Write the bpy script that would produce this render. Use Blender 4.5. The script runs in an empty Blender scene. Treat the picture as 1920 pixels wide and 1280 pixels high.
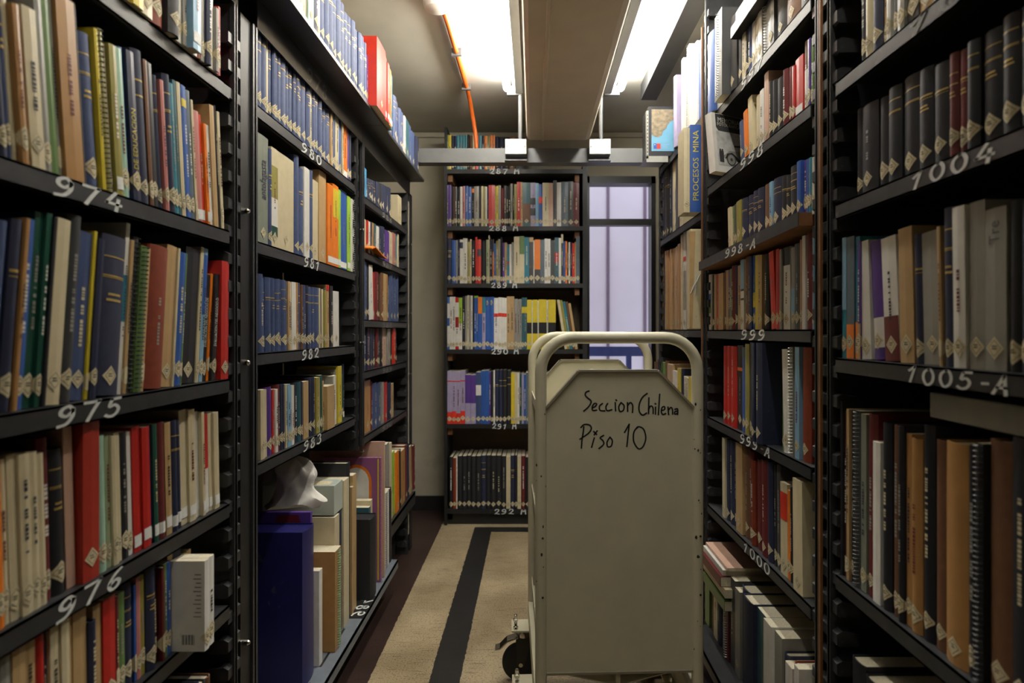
import bpy, math, random
from mathutils import Matrix, Vector
random.seed(7)
# ------------------------------------------------------------------ camera, world, exposure
F = 1157.0                     # focal length in pixels of the 1920x1280 frame
VX, VY = 1000.0, 620.0         # vanishing point of the aisle in that frame
EYE = 1.28                     # camera height
scene = bpy.context.scene
cd = bpy.data.cameras.new('camera'); cam = bpy.data.objects.new('camera', cd)
scene.collection.objects.link(cam); scene.camera = cam
cam.location = (0, 0, EYE); cam.rotation_euler = (math.pi/2, 0, 0)
cd.sensor_width = 36.0; cd.lens = F/1920*36.0; cd.clip_start = .02
cd.shift_x = -(VX-960)/1920; cd.shift_y = -(640-VY)/1920
cd.dof.use_dof = True; cd.dof.focus_distance = 2.1; cd.dof.aperture_fstop = 3.2
w = bpy.data.worlds.new('world'); scene.world = w; w.use_nodes = True
w.node_tree.nodes['Background'].inputs[0].default_value = (.68, .675, .735, 1)
w.node_tree.nodes['Background'].inputs[1].default_value = 2.6
scene.view_settings.view_transform = 'Standard'; scene.view_settings.look = 'None'
scene.view_settings.exposure = 0.0; scene.view_settings.gamma = 1.0
TUBE_STRENGTH = 95.0
NEAR_TUBE = 66.0  # nearer tubes, set weaker so the near racks stay dim
DIM_TUBE = 26.0
COL = scene.collection

# ------------------------------------------------------------------ helpers
def lin(c):
    c = c/255.0
    return c/12.92 if c <= .04045 else ((c+.055)/1.055)**2.4
MATS = {}
def mat(name, rgb, rough=.55, vary=.12, scale=40., metal=0., bump=0., spec=.5, wear=None, wear_amt=.0, emit=0.):
    if name in MATS: return MATS[name]
    m = bpy.data.materials.new(name); m.use_nodes = True
    nt = m.node_tree; N = nt.nodes; L = nt.links
    b = N['Principled BSDF']
    base = [lin(v) for v in rgb]
    tc = N.new('ShaderNodeTexCoord'); no = N.new('ShaderNodeTexNoise')
    no.inputs['Scale'].default_value = scale; no.inputs['Detail'].default_value = 5
    L.new(tc.outputs['Object'], no.inputs['Vector'])
    r = N.new('ShaderNodeValToRGB')
    r.color_ramp.elements[0].position = .3; r.color_ramp.elements[1].position = .72
    r.color_ramp.elements[0].color = [v*(1-vary) for v in base]+[1]
    r.color_ramp.elements[1].color = [min(1, v*(1+vary)) for v in base]+[1]
    L.new(no.outputs['Fac'], r.inputs['Fac'])
    out = r.outputs['Color']
    if wear:
        n2 = N.new('ShaderNodeTexNoise'); n2.inputs['Scale'].default_value = scale*.55
        n2.inputs['Detail'].default_value = 8; n2.inputs['Roughness'].default_value = .7
        L.new(tc.outputs['Object'], n2.inputs['Vector'])
        r2 = N.new('ShaderNodeValToRGB')
        r2.color_ramp.elements[0].position = .62; r2.color_ramp.elements[1].position = .70
        r2.color_ramp.elements[0].color = (0,0,0,1); r2.color_ramp.elements[1].color = (wear_amt,)*3+(1,)
        L.new(n2.outputs['Fac'], r2.inputs['Fac'])
        mx = N.new('ShaderNodeMix'); mx.data_type = 'RGBA'
        L.new(r2.outputs['Color'], mx.inputs[0]); L.new(out, mx.inputs[6])
        mx.inputs[7].default_value = [lin(v) for v in wear]+[1]
        out = mx.outputs[2]
    L.new(out, b.inputs['Base Color'])
    b.inputs['Roughness'].default_value = rough; b.inputs['Metallic'].default_value = metal
    b.inputs['Specular IOR Level'].default_value = spec
    if bump:
        bp = N.new('ShaderNodeBump'); bp.inputs['Strength'].default_value = bump; bp.inputs['Distance'].default_value = .002
        L.new(no.outputs['Fac'], bp.inputs['Height']); L.new(bp.outputs['Normal'], b.inputs['Normal'])
    if emit:
        b.inputs['Emission Color'].default_value = base+[1]; b.inputs['Emission Strength'].default_value = emit
    MATS[name] = m
    return m
class MB:
    """collects faces; build() links them as one mesh object"""
    def __init__(s): s.v = []; s.f = []
    def add(s, vs, fs):
        o = len(s.v); s.v += [tuple(p) for p in vs]; s.f += [[i+o for i in f] for f in fs]; return s
    def box(s, x0, x1, y0, y1, z0, z1):
        return s.add([(x0,y0,z0),(x1,y0,z0),(x1,y1,z0),(x0,y1,z0),(x0,y0,z1),(x1,y0,z1),(x1,y1,z1),(x0,y1,z1)],
                     [(0,3,2,1),(4,5,6,7),(0,1,5,4),(1,2,6,5),(2,3,7,6),(3,0,4,7)])
    def prism(s, pts, axis, a, b):
        """polygon extruded along axis; pts are the other two coordinates in x,y,z order"""
        n = len(pts)
        def P(p, t): q = list(p); q.insert(axis, t); return tuple(q)
        return s.add([P(p,a) for p in pts]+[P(p,b) for p in pts],
                     [list(range(n))[::-1], list(range(n,2*n))]+[(i,(i+1)%n,(i+1)%n+n,i+n) for i in range(n)])
    def tube(s, path, r, n=12, cap=True):
        path = [Vector(p) for p in path]; rings = []
        up = None
        for i, p in enumerate(path):
            t = (path[min(i+1,len(path)-1)]-path[max(i-1,0)]).normalized()
            if up is None:
                up = Vector((0,0,1)) if abs(t.z) < .9 else Vector((1,0,0))
            a = t.cross(up).normalized(); bb = a.cross(t).normalized(); up = bb
            rings.append([p+a*math.cos(2*math.pi*k/n)*r+bb*math.sin(2*math.pi*k/n)*r for k in range(n)])
        vs = [q for ring in rings for q in ring]
        fs = [(i*n+k, i*n+(k+1)%n, (i+1)*n+(k+1)%n, (i+1)*n+k) for i in range(len(path)-1) for k in range(n)]
        if cap: fs += [list(range(n))[::-1], [(len(path)-1)*n+k for k in range(n)]]
        return s.add(vs, fs)
    def lathe(s, prof, c, axis='z', n=24):
        """prof = [(radius, height)...] about axis through c"""
        vs = []
        for r, h in prof:
            for k in range(n):
                a = 2*math.pi*k/n; u, v = r*math.cos(a), r*math.sin(a)
                p = {'z':(u,v,h),'x':(h,u,v),'y':(u,h,v)}[axis]
                vs.append((c[0]+p[0], c[1]+p[1], c[2]+p[2]))
        fs = [(i*n+k, i*n+(k+1)%n, (i+1)*n+(k+1)%n, (i+1)*n+k) for i in range(len(prof)-1) for k in range(n)]
        fs += [list(range(n))[::-1], [(len(prof)-1)*n+k for k in range(n)]]
        return s.add(vs, fs)
    def mesh(s, name, m):
        me = bpy.data.meshes.new(name); me.from_pydata(s.v, [], s.f); me.update()
        if m: me.materials.append(m)
        return me
    def build(s, name, m, parent=None, smooth=False, bevel=0):
        me = s.mesh(name, m)
        if smooth:
            me.polygons.foreach_set('use_smooth', [True]*len(me.polygons)); me.set_sharp_from_angle(angle=math.radians(40))
        o = bpy.data.objects.new(name, me); COL.objects.link(o)
        if bevel:
            bv = o.modifiers.new('bevel', 'BEVEL'); bv.width = bevel; bv.segments = 2; bv.limit_method = 'ANGLE'
        if parent: o.parent = parent
        return o
def tag(o, label=None, cat=None, group=None, kind=None):
    if label: o['label'] = label
    if cat: o['category'] = cat
    if group: o['group'] = group
    if kind: o['kind'] = kind
    return o
def empty(name, loc=(0,0,0), label=None, cat=None, group=None):
    o = bpy.data.objects.new(name, None); COL.objects.link(o); o.location = loc; o.empty_display_size = .1
    return tag(o, label, cat, group)
def struct(name, mb, m, parent=None, **k):
    o = mb.build(name, m, parent, **k)
    if parent is None: o['kind'] = 'structure'
    return o
def catmull(pts, k=5):
    if len(pts) < 3: return pts
    P = [pts[0]]+list(pts)+[pts[-1]]; out = []
    for i in range(1, len(P)-2):
        for j in range(k):
            t = j/k; a, b, c, d = P[i-1], P[i], P[i+1], P[i+2]
            out.append(tuple(.5*((2*b[q])+(-a[q]+c[q])*t+(2*a[q]-5*b[q]+4*c[q]-d[q])*t*t+(-a[q]+3*b[q]-3*c[q]+d[q])*t**3) for q in (0,1)))
    out.append(pts[-1]); return out
def ribbons(strokes, width, smooth=True):
    """flat brush strokes in 2-D: list of (verts2d, faces)"""
    V = []; Fc = []
    for st in strokes:
        p = catmull(st) if smooth else st
        o = len(V); n = len(p)
        for i in range(n):
            ax, ay = p[max(i-1,0)]; bx, by = p[min(i+1,n-1)]
            dx, dy = bx-ax, by-ay; l = math.hypot(dx,dy) or 1; dx/=l; dy/=l
            ex = (-dx*width*.4 if i == 0 else dx*width*.4 if i == n-1 else 0); ey = (-dy*width*.4 if i == 0 else dy*width*.4 if i == n-1 else 0)
            V.append((p[i][0]-dy*width/2+ex, p[i][1]+dx*width/2+ey)); V.append((p[i][0]+dy*width/2+ex, p[i][1]-dx*width/2+ey))
        Fc += [(o+2*i, o+2*i+1, o+2*i+3, o+2*i+2) for i in range(n-1)]
    return V, Fc
GLYPH = {
 '0': [[(.3,1),(.08,.8),(.05,.4),(.25,.02),(.5,.2),(.55,.6),(.42,.95),(.28,1)]],
 '1': [[(.12,.72),(.42,1)],[(.42,1),(.22,0)]],
 '2': [[(.08,.75),(.2,.98),(.45,.95),(.5,.7),(.3,.35),(.05,.05)],[(.05,.05),(.3,.1),(.58,.03)]],
 '3': [[(.1,.92),(.35,1),(.5,.8),(.38,.58),(.25,.52)],[(.25,.52),(.5,.42),(.5,.15),(.3,.0),(.05,.1)]],
 '4': [[(.36,1),(.06,.38)],[(.06,.38),(.62,.36)],[(.50,.66),(.46,0)]],
 '5': [[(.55,.97),(.22,.95)],[(.22,.95),(.14,.55),(.35,.62),(.52,.4),(.42,.1),(.2,0),(.02,.1)]],
 '6': [[(.52,.98),(.25,.75),(.08,.35),(.2,.03),(.42,.08),(.5,.32),(.35,.48),(.12,.35)]],
 '7': [[(.05,.95),(.3,.95),(.58,.97)],[(.58,.97),(.38,.5),(.2,0)]],
 '8': [[(.45,.85),(.28,1),(.12,.85),(.2,.6),(.45,.42),(.48,.15),(.28,0),(.08,.15),(.15,.42),(.4,.62),(.45,.85)]],
 '9': [[(.5,.75),(.35,.98),(.12,.85),(.1,.6),(.3,.48),(.48,.68)],[(.5,.8),(.5,.45),(.32,.1),(.05,.02)]],
 'A': [[(.02,0),(.38,1)],[(.38,1),(.5,0)],[(.15,.35),(.48,.35)]],
 'M': [[(.05,0),(.12,1)],[(.12,1),(.32,.5),(.52,1)],[(.52,1),(.6,0)]],
 '-': [[(.18,.5),(.38,.52)]],
}
def paint(text, height, pitch, slant=.15, width=.15):
    V = []; Fc = []; x = 0
    for ch in text:
        if ch == ' ': x += pitch*.7; continue
        vs, fs = ribbons(GLYPH[ch], width); o = len(V)
        jy = random.uniform(-.05,.05)
        V += [(x+(p[0]*1.15+p[1]*slant*.6)*pitch, (p[1]+jy)*height) for p in vs]; Fc += [[i+o for i in f] for f in fs]
        x += pitch*(.7 if ch == '-' else 1)
    return V, Fc, x
def text_mesh(body, size):
    cu = bpy.data.curves.new('t', 'FONT'); cu.body = body; cu.size = size; cu.resolution_u = 2
    cu.align_x = 'CENTER'; cu.align_y = 'CENTER'
    o = bpy.data.objects.new('t', cu); COL.objects.link(o)
    dg = bpy.context.evaluated_depsgraph_get()
    me = bpy.data.meshes.new_from_object(o.evaluated_get(dg))
    V = [(v.co.x, v.co.y) for v in me.vertices]; Fc = [list(p.vertices) for p in me.polygons]
    bpy.data.objects.remove(o); bpy.data.curves.remove(cu); bpy.data.meshes.remove(me)
    return V, Fc

# ------------------------------------------------------------------ materials
RACK = mat('rack_black_paint', (44,45,47), .42, .25, 30, bump=.15, wear=(120,120,118), wear_amt=.35)
PLATE = mat('base_grey_paint', (104,111,120), .45, .12, 25, wear=(50,52,55), wear_amt=.5)
WOOD = mat('bare_wood', (120,80,45), .6, .25, 22)
WHITE_PAINT = mat('number_paint', (205,208,205), .6, .12, 90)
GREY_PAINT = mat('number_paint_grey', (120,120,118), .7, .2, 120)  # greyer copy of the number paint for some shelves
PLASTER = mat('wall_plaster', (172,166,148), .85, .07, 6, bump=.1, wear=(120,114,100), wear_amt=.25)
CEIL = mat('ceiling_plaster', (196,192,180), .85, .06, 5, bump=.15)
BEAMP = mat('beam_plaster', (212,196,168), .75, .05, 7)
SKIRT = mat('skirting_black', (26,26,27), .5, .2, 20)
STEEL = mat('grey_steel_paint', (92,94,94), .42, .1, 14, wear=(60,60,60), wear_amt=.3)
GALV = mat('galvanised_plate', (158,158,150), .35, .08, 30, metal=.35)
CHROME = mat('chrome', (190,188,180), .18, .05, 60, metal=1.0)
TROLLEY = mat('trolley_cream_paint', (190,185,160), .40, .05, 12, wear=(110,106,92), wear_amt=.22)
RUBBER = mat('rubber_black', (24,24,25), .55, .15, 50)
ORANGE = mat('orange_conduit', (206,98,28), .4, .15, 15)
INK = mat('marker_ink', (20,20,24), .5, .1, 80)
PAGES = mat('page_block', (205,196,170), .85, .14, 220, bump=.1)
GOLD = mat('gold_tooling', (196,168,96), .4, .2, 200, metal=.3)
TAPE = mat('paper_label', (202,190,156), .7, .16, 120, wear=(120,108,82), wear_amt=.6)
TAG = mat('white_tag', (222,222,218), .6, .1, 150, wear=(50,50,60), wear_amt=.9)
WIRE = mat('wire_coil', (190,190,188), .3, .1, 90, metal=.8)
CLOTH = mat('white_cloth', (228,224,216), .9, .08, 30, bump=.4)
PAL = dict(nk=(22,24,33), ib=(30,30,88), cg=(70,160,122), rr=(156,46,34), nv=(34,40,66), nb=(58,73,112), bk=(30,31,35), wh=(216,214,206), cr=(200,188,154), tn=(178,148,104), kr=(166,124,74),  # nk is navy darkened to hold the near right rack's shade
 gn=(92,122,66), lg=(150,190,60), dg=(24,74,60), rd=(176,36,30), dr=(98,30,32), rb=(122,48,22), orr=(222,120,30), yl=(206,186,50),
 tl=(38,118,136), te=(52,92,100), lb=(126,168,196), bl=(44,84,156), az=(74,150,196), pu=(82,54,130), lv=(156,146,176), gy=(140,138,130), dk=(62,63,64), sg=(152,164,128),
 mt=(150,186,164), ol=(142,134,62), br=(104,70,46), pk=(178,112,106), sl=(90,104,114), gg=(122,128,116), ro=(206,52,34), pg=(196,160,140))
PALN = dict(nk='blackish navy', ib='indigo', cg='jade', rr='brick red', nv='navy', nb='dark blue', bk='black', wh='white', cr='cream', tn='tan', kr='kraft brown', gn='green', lg='lime green', dg='dark green',
 rd='red', dr='maroon', rb='rust brown', orr='orange', yl='yellow', tl='teal', te='slate teal', lb='pale blue', bl='blue', az='bright blue', pu='purple', lv='lavender',
 gy='grey', dk='charcoal', sg='sage green', mt='mint green', ol='olive', br='brown', pk='dusty pink', sl='slate grey', gg='grey green', ro='bright red', pg='pale pink')
CLOTHC = set('nk nv nb bk dr dg rb br'.split())
def bmat(c, cloth):
    if cloth: return mat('cloth_'+c, PAL[c], .62, .14, 60, bump=.12, wear=tuple(min(255, v+45) for v in PAL[c]), wear_amt=.3)
    return mat('cover_'+c, PAL[c], .38, .07, 30, wear=(150,140,115), wear_amt=.28)

# ------------------------------------------------------------------ the room
YB = 4.42
FLOOR = bpy.data.materials.new('floor_terrazzo'); FLOOR.use_nodes = True
def floor_nodes():
    nt = FLOOR.node_tree; N = nt.nodes; L = nt.links; b = N['Principled BSDF']
    tc = N.new('ShaderNodeTexCoord'); no = N.new('ShaderNodeTexNoise'); no.inputs['Scale'].default_value = 35; no.inputs['Detail'].default_value = 6
    L.new(tc.outputs['Object'], no.inputs['Vector'])
    sp = N.new('ShaderNodeSeparateXYZ'); L.new(tc.outputs['Object'], sp.inputs[0])
    def math_(op, a, bb):
        n = N.new('ShaderNodeMath'); n.operation = op
        for i, q in enumerate((a, bb)):
            if hasattr(q, 'default_value') or hasattr(q, 'links'): L.new(q, n.inputs[i])
            else: n.inputs[i].default_value = q
        return n.outputs[0]
    j = math_('MULTIPLY', math_('SUBTRACT', no.outputs['Fac'], .5), .014)
    X = math_('ADD', sp.outputs[0], j); Y = math_('ADD', sp.outputs[1], j)
    def rng(v, lo, hi): return math_('MULTIPLY', math_('GREATER_THAN', v, lo), math_('LESS_THAN', v, hi))
    band1 = math_('MULTIPLY', rng(X, -.382, -.268), math_('LESS_THAN', Y, 4.025))
    band2 = math_('MULTIPLY', rng(Y, 3.93, 4.025), math_('GREATER_THAN', X, -.382))
    band = math_('MAXIMUM', band1, band2)
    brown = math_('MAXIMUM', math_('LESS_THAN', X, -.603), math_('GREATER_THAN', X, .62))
    sn = N.new('ShaderNodeTexNoise'); sn.inputs['Scale'].default_value = 170; sn.inputs['Detail'].default_value = 4
    L.new(tc.outputs['Object'], sn.inputs['Vector'])
    big = N.new('ShaderNodeTexNoise'); big.inputs['Scale'].default_value = 3.; big.inputs['Detail'].default_value = 6
    L.new(tc.outputs['Object'], big.inputs['Vector'])
    def ramp(fac, stops):
        r = N.new('ShaderNodeValToRGB'); L.new(fac, r.inputs[0])
        while len(r.color_ramp.elements) < len(stops): r.color_ramp.elements.new(.5)
        for e, (p, c) in zip(r.color_ramp.elements, stops): e.position = p; e.color = [lin(v) for v in c]+[1]
        return r.outputs[0]
    beige = ramp(sn.outputs['Fac'], [(.33,(64,56,44)),(.42,(168,152,122)),(.75,(190,174,142))])
    blk = ramp(sn.outputs['Fac'], [(.3,(30,30,31)),(.7,(46,45,44))])
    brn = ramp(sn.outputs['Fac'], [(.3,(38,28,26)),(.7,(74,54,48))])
    def mix(f, a, c, mode='MIX'):
        m = N.new('ShaderNodeMix'); m.data_type = 'RGBA'; m.blend_type = mode
        if hasattr(f, 'links'): L.new(f, m.inputs[0])
        else: m.inputs[0].default_value = f
        L.new(a, m.inputs[6]); L.new(c, m.inputs[7]); return m.outputs[2]
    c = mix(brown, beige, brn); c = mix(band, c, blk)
    dirt = ramp(big.outputs['Fac'], [(.35,(205,200,192)),(.65,(255,255,255))])
    c = mix(1.0, c, dirt, 'MULTIPLY')
    # fine scratches
    mp = N.new('ShaderNodeMapping'); L.new(tc.outputs['Object'], mp.inputs[0]); mp.inputs['Scale'].default_value = (4, 60, 1); mp.inputs['Rotation'].default_value = (0,0,.25)
    sc = N.new('ShaderNodeTexNoise'); sc.inputs['Scale'].default_value = 2.2; sc.inputs['Detail'].default_value = 5; L.new(mp.outputs[0], sc.inputs['Vector'])
    scr = ramp(sc.outputs['Fac'], [(.60,(255,255,255)),(.65,(168,160,146)),(.70,(255,255,255))])
    c = mix(1.0, c, scr, 'MULTIPLY')
    L.new(c, b.inputs['Base Color']); b.inputs['Roughness'].default_value = .42
floor_nodes()
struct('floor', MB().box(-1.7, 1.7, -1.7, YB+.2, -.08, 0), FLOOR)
HC = EYE+1.42                                                    # ceiling height
struct('ceiling', MB().box(-1.7, 1.7, -1.7, YB+.2, HC, HC+.15), CEIL)
WX0, WX1, WZ0, WZ1 = .355, .87, EYE-.55, EYE+1.10               # window opening
wb = MB()
wb.box(-1.7, WX0, YB, YB+.15, 0, HC); wb.box(WX1, 1.7, YB, YB+.15, 0, HC)
wb.box(WX0, WX1, YB, YB+.15, WZ1, HC); wb.box(WX0, WX1, YB, YB+.15, 0, WZ0)
wall_back = struct('wall_back', wb, PLASTER)
struct('wall_left', MB().box(-1.7, -1.55, -1.7, YB, 0, HC), PLASTER)
struct('wall_right', MB().box(1.55, 1.7, -1.7, YB, 0, HC), PLASTER)
struct('wall_front', MB().box(-1.7, 1.7, -1.85, -1.7, -.08, HC), mat('wall_grey_paint',(96,92,84),.8,.08,6))
struct('baseboard_back', MB().box(-1.5, WX0+.8, YB-.02, YB, 0, .10), SKIRT)
struct('trim_1', MB().box(-1.5, 1.5, YB-.025, YB, EYE+1.38, EYE+1.405), PLASTER)
# plastered beam along the aisle with moulded edges
bz = EYE+1.10
bp_ = [(-.040, HC+.01),(-.040, bz+.03),(-.034, bz+.01),(-.018, bz),(.045, bz),(.048, bz-.006),(.058, bz-.006),(.061, bz),(.275, bz),(.30, bz),(.322, bz+.008),(.333, bz+.03),(.335, HC+.01)]
struct('trim_2', MB().prism(bp_, 1, -1.69, 3.56), BEAMP)

# window: black frame, panes, and the lilac screen and blue railing outside
FR = mat('window_frame_black', (22,22,24), .4, .15, 20)
fw = MB().box(WX0, WX0+.045, YB-.03, YB+.09, WZ0, WZ1).box(WX1-.03, WX1, YB-.03, YB+.09, WZ0, WZ1)
fw.box(WX0, WX1, YB-.03, YB+.09, WZ1-.05, WZ1).box(WX0, WX1, YB-.03, YB+.09, WZ0, WZ0+.05)
win = struct('window_1', fw, FR)
struct('mullion', MB().box(WX0+.045, WX1-.03, YB-.01, YB+.06, EYE+.755, EYE+.80), FR, win)
GL = bpy.data.materials.new('window_glass'); GL.use_nodes = True
g = GL.node_tree.nodes['Principled BSDF']; g.inputs['Transmission Weight'].default_value = 1; g.inputs['Roughness'].default_value = .02
g.inputs['IOR'].default_value = 1.1; g.inputs['Base Color'].default_value = (.93,.93,.97,1)
struct('pane', MB().box(WX0+.04, WX1-.025, YB+.03, YB+.034, EYE+.80, WZ1-.045), GL, win)
struct('pane', MB().box(WX0+.04, WX1-.025, YB+.03, YB+.034, WZ0+.045, EYE+.755), GL, win)
SCREEN = mat('lilac_screen', (206,202,216), .6, .04, 4)
SEAM = mat('screen_seam', (110,96,116), .6, .1, 10)
sc = empty('privacy_screen', (.6, YB+1.2, 0), 'pale lilac ribbed panel screen seen outside behind the window', 'screen')
def cbox(parent, name, m, x0, x1, y0, y1, z0, z1, **k):
    l = parent.location
    return MB().box(x0-l.x, x1-l.x, y0-l.y, y1-l.y, z0-l.z, z1-l.z).build(name, m, parent, **k)
sy = YB+1.2
for a, b in ((.10,.525),(.545,.79),(.81,.845),(.865,1.4)):
    cbox(sc, 'panel', SCREEN, a*1.27, b*1.27, sy, sy+.02, -.2, 3.4)
for a in (.525,.79,.845):
    cbox(sc, 'seam_bar', SEAM, a*1.27, (a+.02)*1.27, sy-.01, sy+.03, -.2, 3.4)
cbox(sc, 'ground_rail', SEAM, .1*1.27, 1.4*1.27, sy-.02, sy+.04, -.3, -.2)
RAIL = mat('railing_blue', (70,84,150), .5, .1, 20)
rl = empty('balcony_railing', (.6, YB+.45, 0), 'blue painted balcony railing outside the window', 'railing')
ry = YB+.45
cbox(rl, 'top_rail', RAIL, .2, 1.3, ry, ry+.05, EYE-.20, EYE-.125)
cbox(rl, 'post', RAIL, .735, .775, ry, ry+.04, EYE-.60, EYE-.20)
cbox(rl, 'lower_rail', RAIL, .2, 1.3, ry, ry+.04, EYE-.46, EYE-.40)
MB().lathe([(.018,-.35),(.018,-.30),(.03,-.29),(.03,-.27),(.022,-.262),(.028,-.25),(.02,-.238),(.004,-.235)], (-.03,.02,EYE), 'z', 14).build('finial', RAIL, rl, smooth=True)
cbox(rl, 'foot_rail', RAIL, .2, 1.3, ry, ry+.04, .0, .06)
for xx in (.2, 1.26): cbox(rl, 'post', RAIL, xx, xx+.04, ry, ry+.04, 0, EYE-.13)

# ------------------------------------------------------------------ ceiling services
GLOW = bpy.data.materials.new('tube_glow'); GLOW.use_nodes = True
g = GLOW.node_tree.nodes['Principled BSDF']; g.inputs['Base Color'].default_value = (.9,.9,.9,1)
g.inputs['Emission Color'].default_value = (1,.965,.885,1); g.inputs['Emission Strength'].default_value = TUBE_STRENGTH
GLOW2 = GLOW.copy(); GLOW2.name = 'tube_glow_near'; GLOW2.node_tree.nodes['Principled BSDF'].inputs['Emission Strength'].default_value = NEAR_TUBE
GLOW3 = GLOW.copy(); GLOW3.name = 'tube_glow_dim'; GLOW3.node_tree.nodes['Principled BSDF'].inputs['Emission Strength'].default_value = DIM_TUBE
FIX = mat('fixture_grey', (104,106,108), .4, .08, 18)
def lamp(x, y0, y1, label, glow=GLOW):
    s = -1 if x < .2 else 1
    t = empty('fluorescent_lamp', (x, y0, EYE+1.34), label, 'ceiling lamp', 'tube lamps beside the ceiling beam')
    L = y1-y0
    c = MB()                                                     # channel housing between tube and beam
    c.prism([(-s*.075,.079),(-s*.02,.079),(-s*.02,.0),(-s*.035,-.015),(-s*.075,-.015)], 1, .0, L)
    c.build('housing', FIX, t)
    tb = MB().tube([(s*.012, .02, 0),(s*.012, L-.05, 0)], .020, 14)
    tb.lathe([(.020,0),(.018,.012),(.012,.022),(.003,.026)], (s*.012, L-.05, 0), 'y', 14)
    tb.build('tube', glow, t, smooth=True)
    for k in range(4):
        yy = L*(.12+.25*k)
        MB().box(-.045, .05, yy, yy+.006, -.004, .004).box(-.045,.05, yy, yy+.006, .018, .024).build('clip', FIX, t)
    MB().box(-s*.07 if s > 0 else -.012, .012 if s > 0 else .07, L, L+.03, -.02, .03).build('end_cap', FIX, t)
    return t
lamp(-.134, 2.18, 3.45, 'left fluorescent tube lamp beside the ceiling beam, farther one')
lamp(.47, 2.18, 3.45, 'right fluorescent tube lamp beside the ceiling beam, farther one')
lamp(-.134, .85, 2.12, 'left fluorescent tube lamp overhead, nearer the viewer', GLOW2)
lamp(.47, .85, 2.12, 'right fluorescent tube lamp overhead, nearer the viewer', GLOW2)
lamp(-.134, -1.30, -.03, 'fluorescent tube lamp behind the viewer, left of the ceiling beam', GLOW3)
# tie beam across the aisle, joining the tops of both racks
tb = MB().box(-.80, .86, 3.50, 3.52, EYE+.955, EYE+1.035).box(-.80,.86,3.52,3.58,EYE+.955,EYE+.965).box(-.80,.86,3.52,3.58,EYE+1.025,EYE+1.035)
tag(tb.build('tie_beam', STEEL), 'grey steel tie beam crossing the aisle between the racks', 'beam')
def jbox(x, label):
    t = empty('junction_box', (x, 3.44, EYE+.985), label, 'electrical box', 'metal boxes on the tie beam')
    MB().box(-.058,.058, .006,.06, -.002,.082).build('box_body', FIX, t)
    MB().box(-.06,.06, 0,.006, .0,.084).build('cover_plate', GALV, t, bevel=.002)
    for sx in (-.05,.05): MB().lathe([(.003,-.002),(.003,.002)], (sx, 0, .042), 'y', 8).build('screw', SKIRT, t)
    MB().box(-.062,.062, 0,.06, -.035,-.03).build('bracket', FIX, t)
    px_ = .024 if x < .2 else .008
    MB().tube([(px_, .035, .08),(px_, .035, .22),(px_*1.0, .030, .30),(px_, .022, .345)], .011, 10).build('conduit_pipe', FIX, t, smooth=True)
    return t
jbox(-.098, 'square metal box on the tie beam, left of the ceiling beam')
jbox(.372, 'square metal box on the tie beam, right of the ceiling beam')
oc = MB().tube([(-.40,2.45,HC-.02),(-.39,2.8,HC-.018),(-.386,3.2,HC-.018),(-.384,3.60,HC-.018),(-.380,3.70,HC-.04),(-.372,3.76,HC-.10),(-.356,3.79,HC-.20),(-.345,3.80,EYE+1.06)], .0125, 12)
o = oc.build('conduit', ORANGE, smooth=True); tag(o, 'orange electrical conduit running along the ceiling and down', 'conduit')
MB().box(-.41,-.36,3.54,3.56,HC-.035,HC).build('saddle_clip', FIX, o); MB().box(-.412,-.362,3.1,3.12,HC-.035,HC).build('saddle_clip', FIX, o)
sd = MB().lathe([(.055,.0),(.058,-.02),(.05,-.045),(.03,-.055),(.004,-.056)], (-.415, 2.64, HC), 'z', 24).build('smoke_detector', mat('detector_white',(212,208,196),.5,.05,20), smooth=True)
tag(sd, 'round white detector on the ceiling at the conduit end', 'detector')
ub = MB().box(.62,.635,-1.0,3.56,EYE+1.33,EYE+1.42).box(.635,.71,-1.0,3.56,EYE+1.33,EYE+1.345)
tag(ub.build('roof_beam', mat('dark_steel_paint',(62,63,65),.45,.1,14)), 'grey steel beam running above the right hand racks', 'beam')

# ------------------------------------------------------------------ racks
XL, XR = .72, .67
TOOTH = {}
def tooth_mesh(side):
    if side not in TOOTH:
        s = side
        m = MB().prism([(0,.004),(s*.006,0),(s*.05,0),(s*.05,.028),(s*.012,.034),(0,.028)], 1, -.030, .030)
        TOOTH[side] = m.mesh('tooth', RACK)
    return TOOTH[side]
def upright(parent, xf, side, y0, y1, z0, z1, depth=.30, teeth=True):
    """side panel of a rack: sheet, front post and comb of shelf teeth; side -1 = left rack (front faces +X)"""
    m = MB(); ym = (y0+y1)/2
    m.box(min(xf, xf+side*depth), max(xf, xf+side*depth), ym-.004, ym+.004, z0, z1)
    hwid = .008 if teeth else (y1-y0)/2
    m.box(min(xf, xf+side*.012), max(xf, xf+side*.012), ym-hwid, ym+hwid, z0, z1)
    u = m.build('upright', RACK, parent)
    if teeth:
        n = int((z1-z0-.06)/.066)
        for k in range(n):
            t = bpy.data.objects.new('tooth', tooth_mesh(side)); COL.objects.link(t); t.parent = u
            t.location = (xf+side*.004, ym, z0+.05+k*.066)
    return u
def shelf(parent, xf, side, y0, y1, z, depth=.27, lip=.034, m=RACK, tilt=None):
    b = MB(); xb = xf+side*depth
    X = lambda q: (min(xf, q), max(xf, q))
    z_ = z
    b.box(min(xf,xb), max(xf,xb), y0, y1, z_-.004, z_)
    b.box(min(xf, xf+side*.003), max(xf, xf+side*.003), y0, y1, z_-lip, z_)
    b.box(min(xf, xf+side*.007), max(xf, xf+side*.007), y0, y1, z_-lip, z_-lip+.003)
    return b.build('shelf_board', m, parent)
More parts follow.
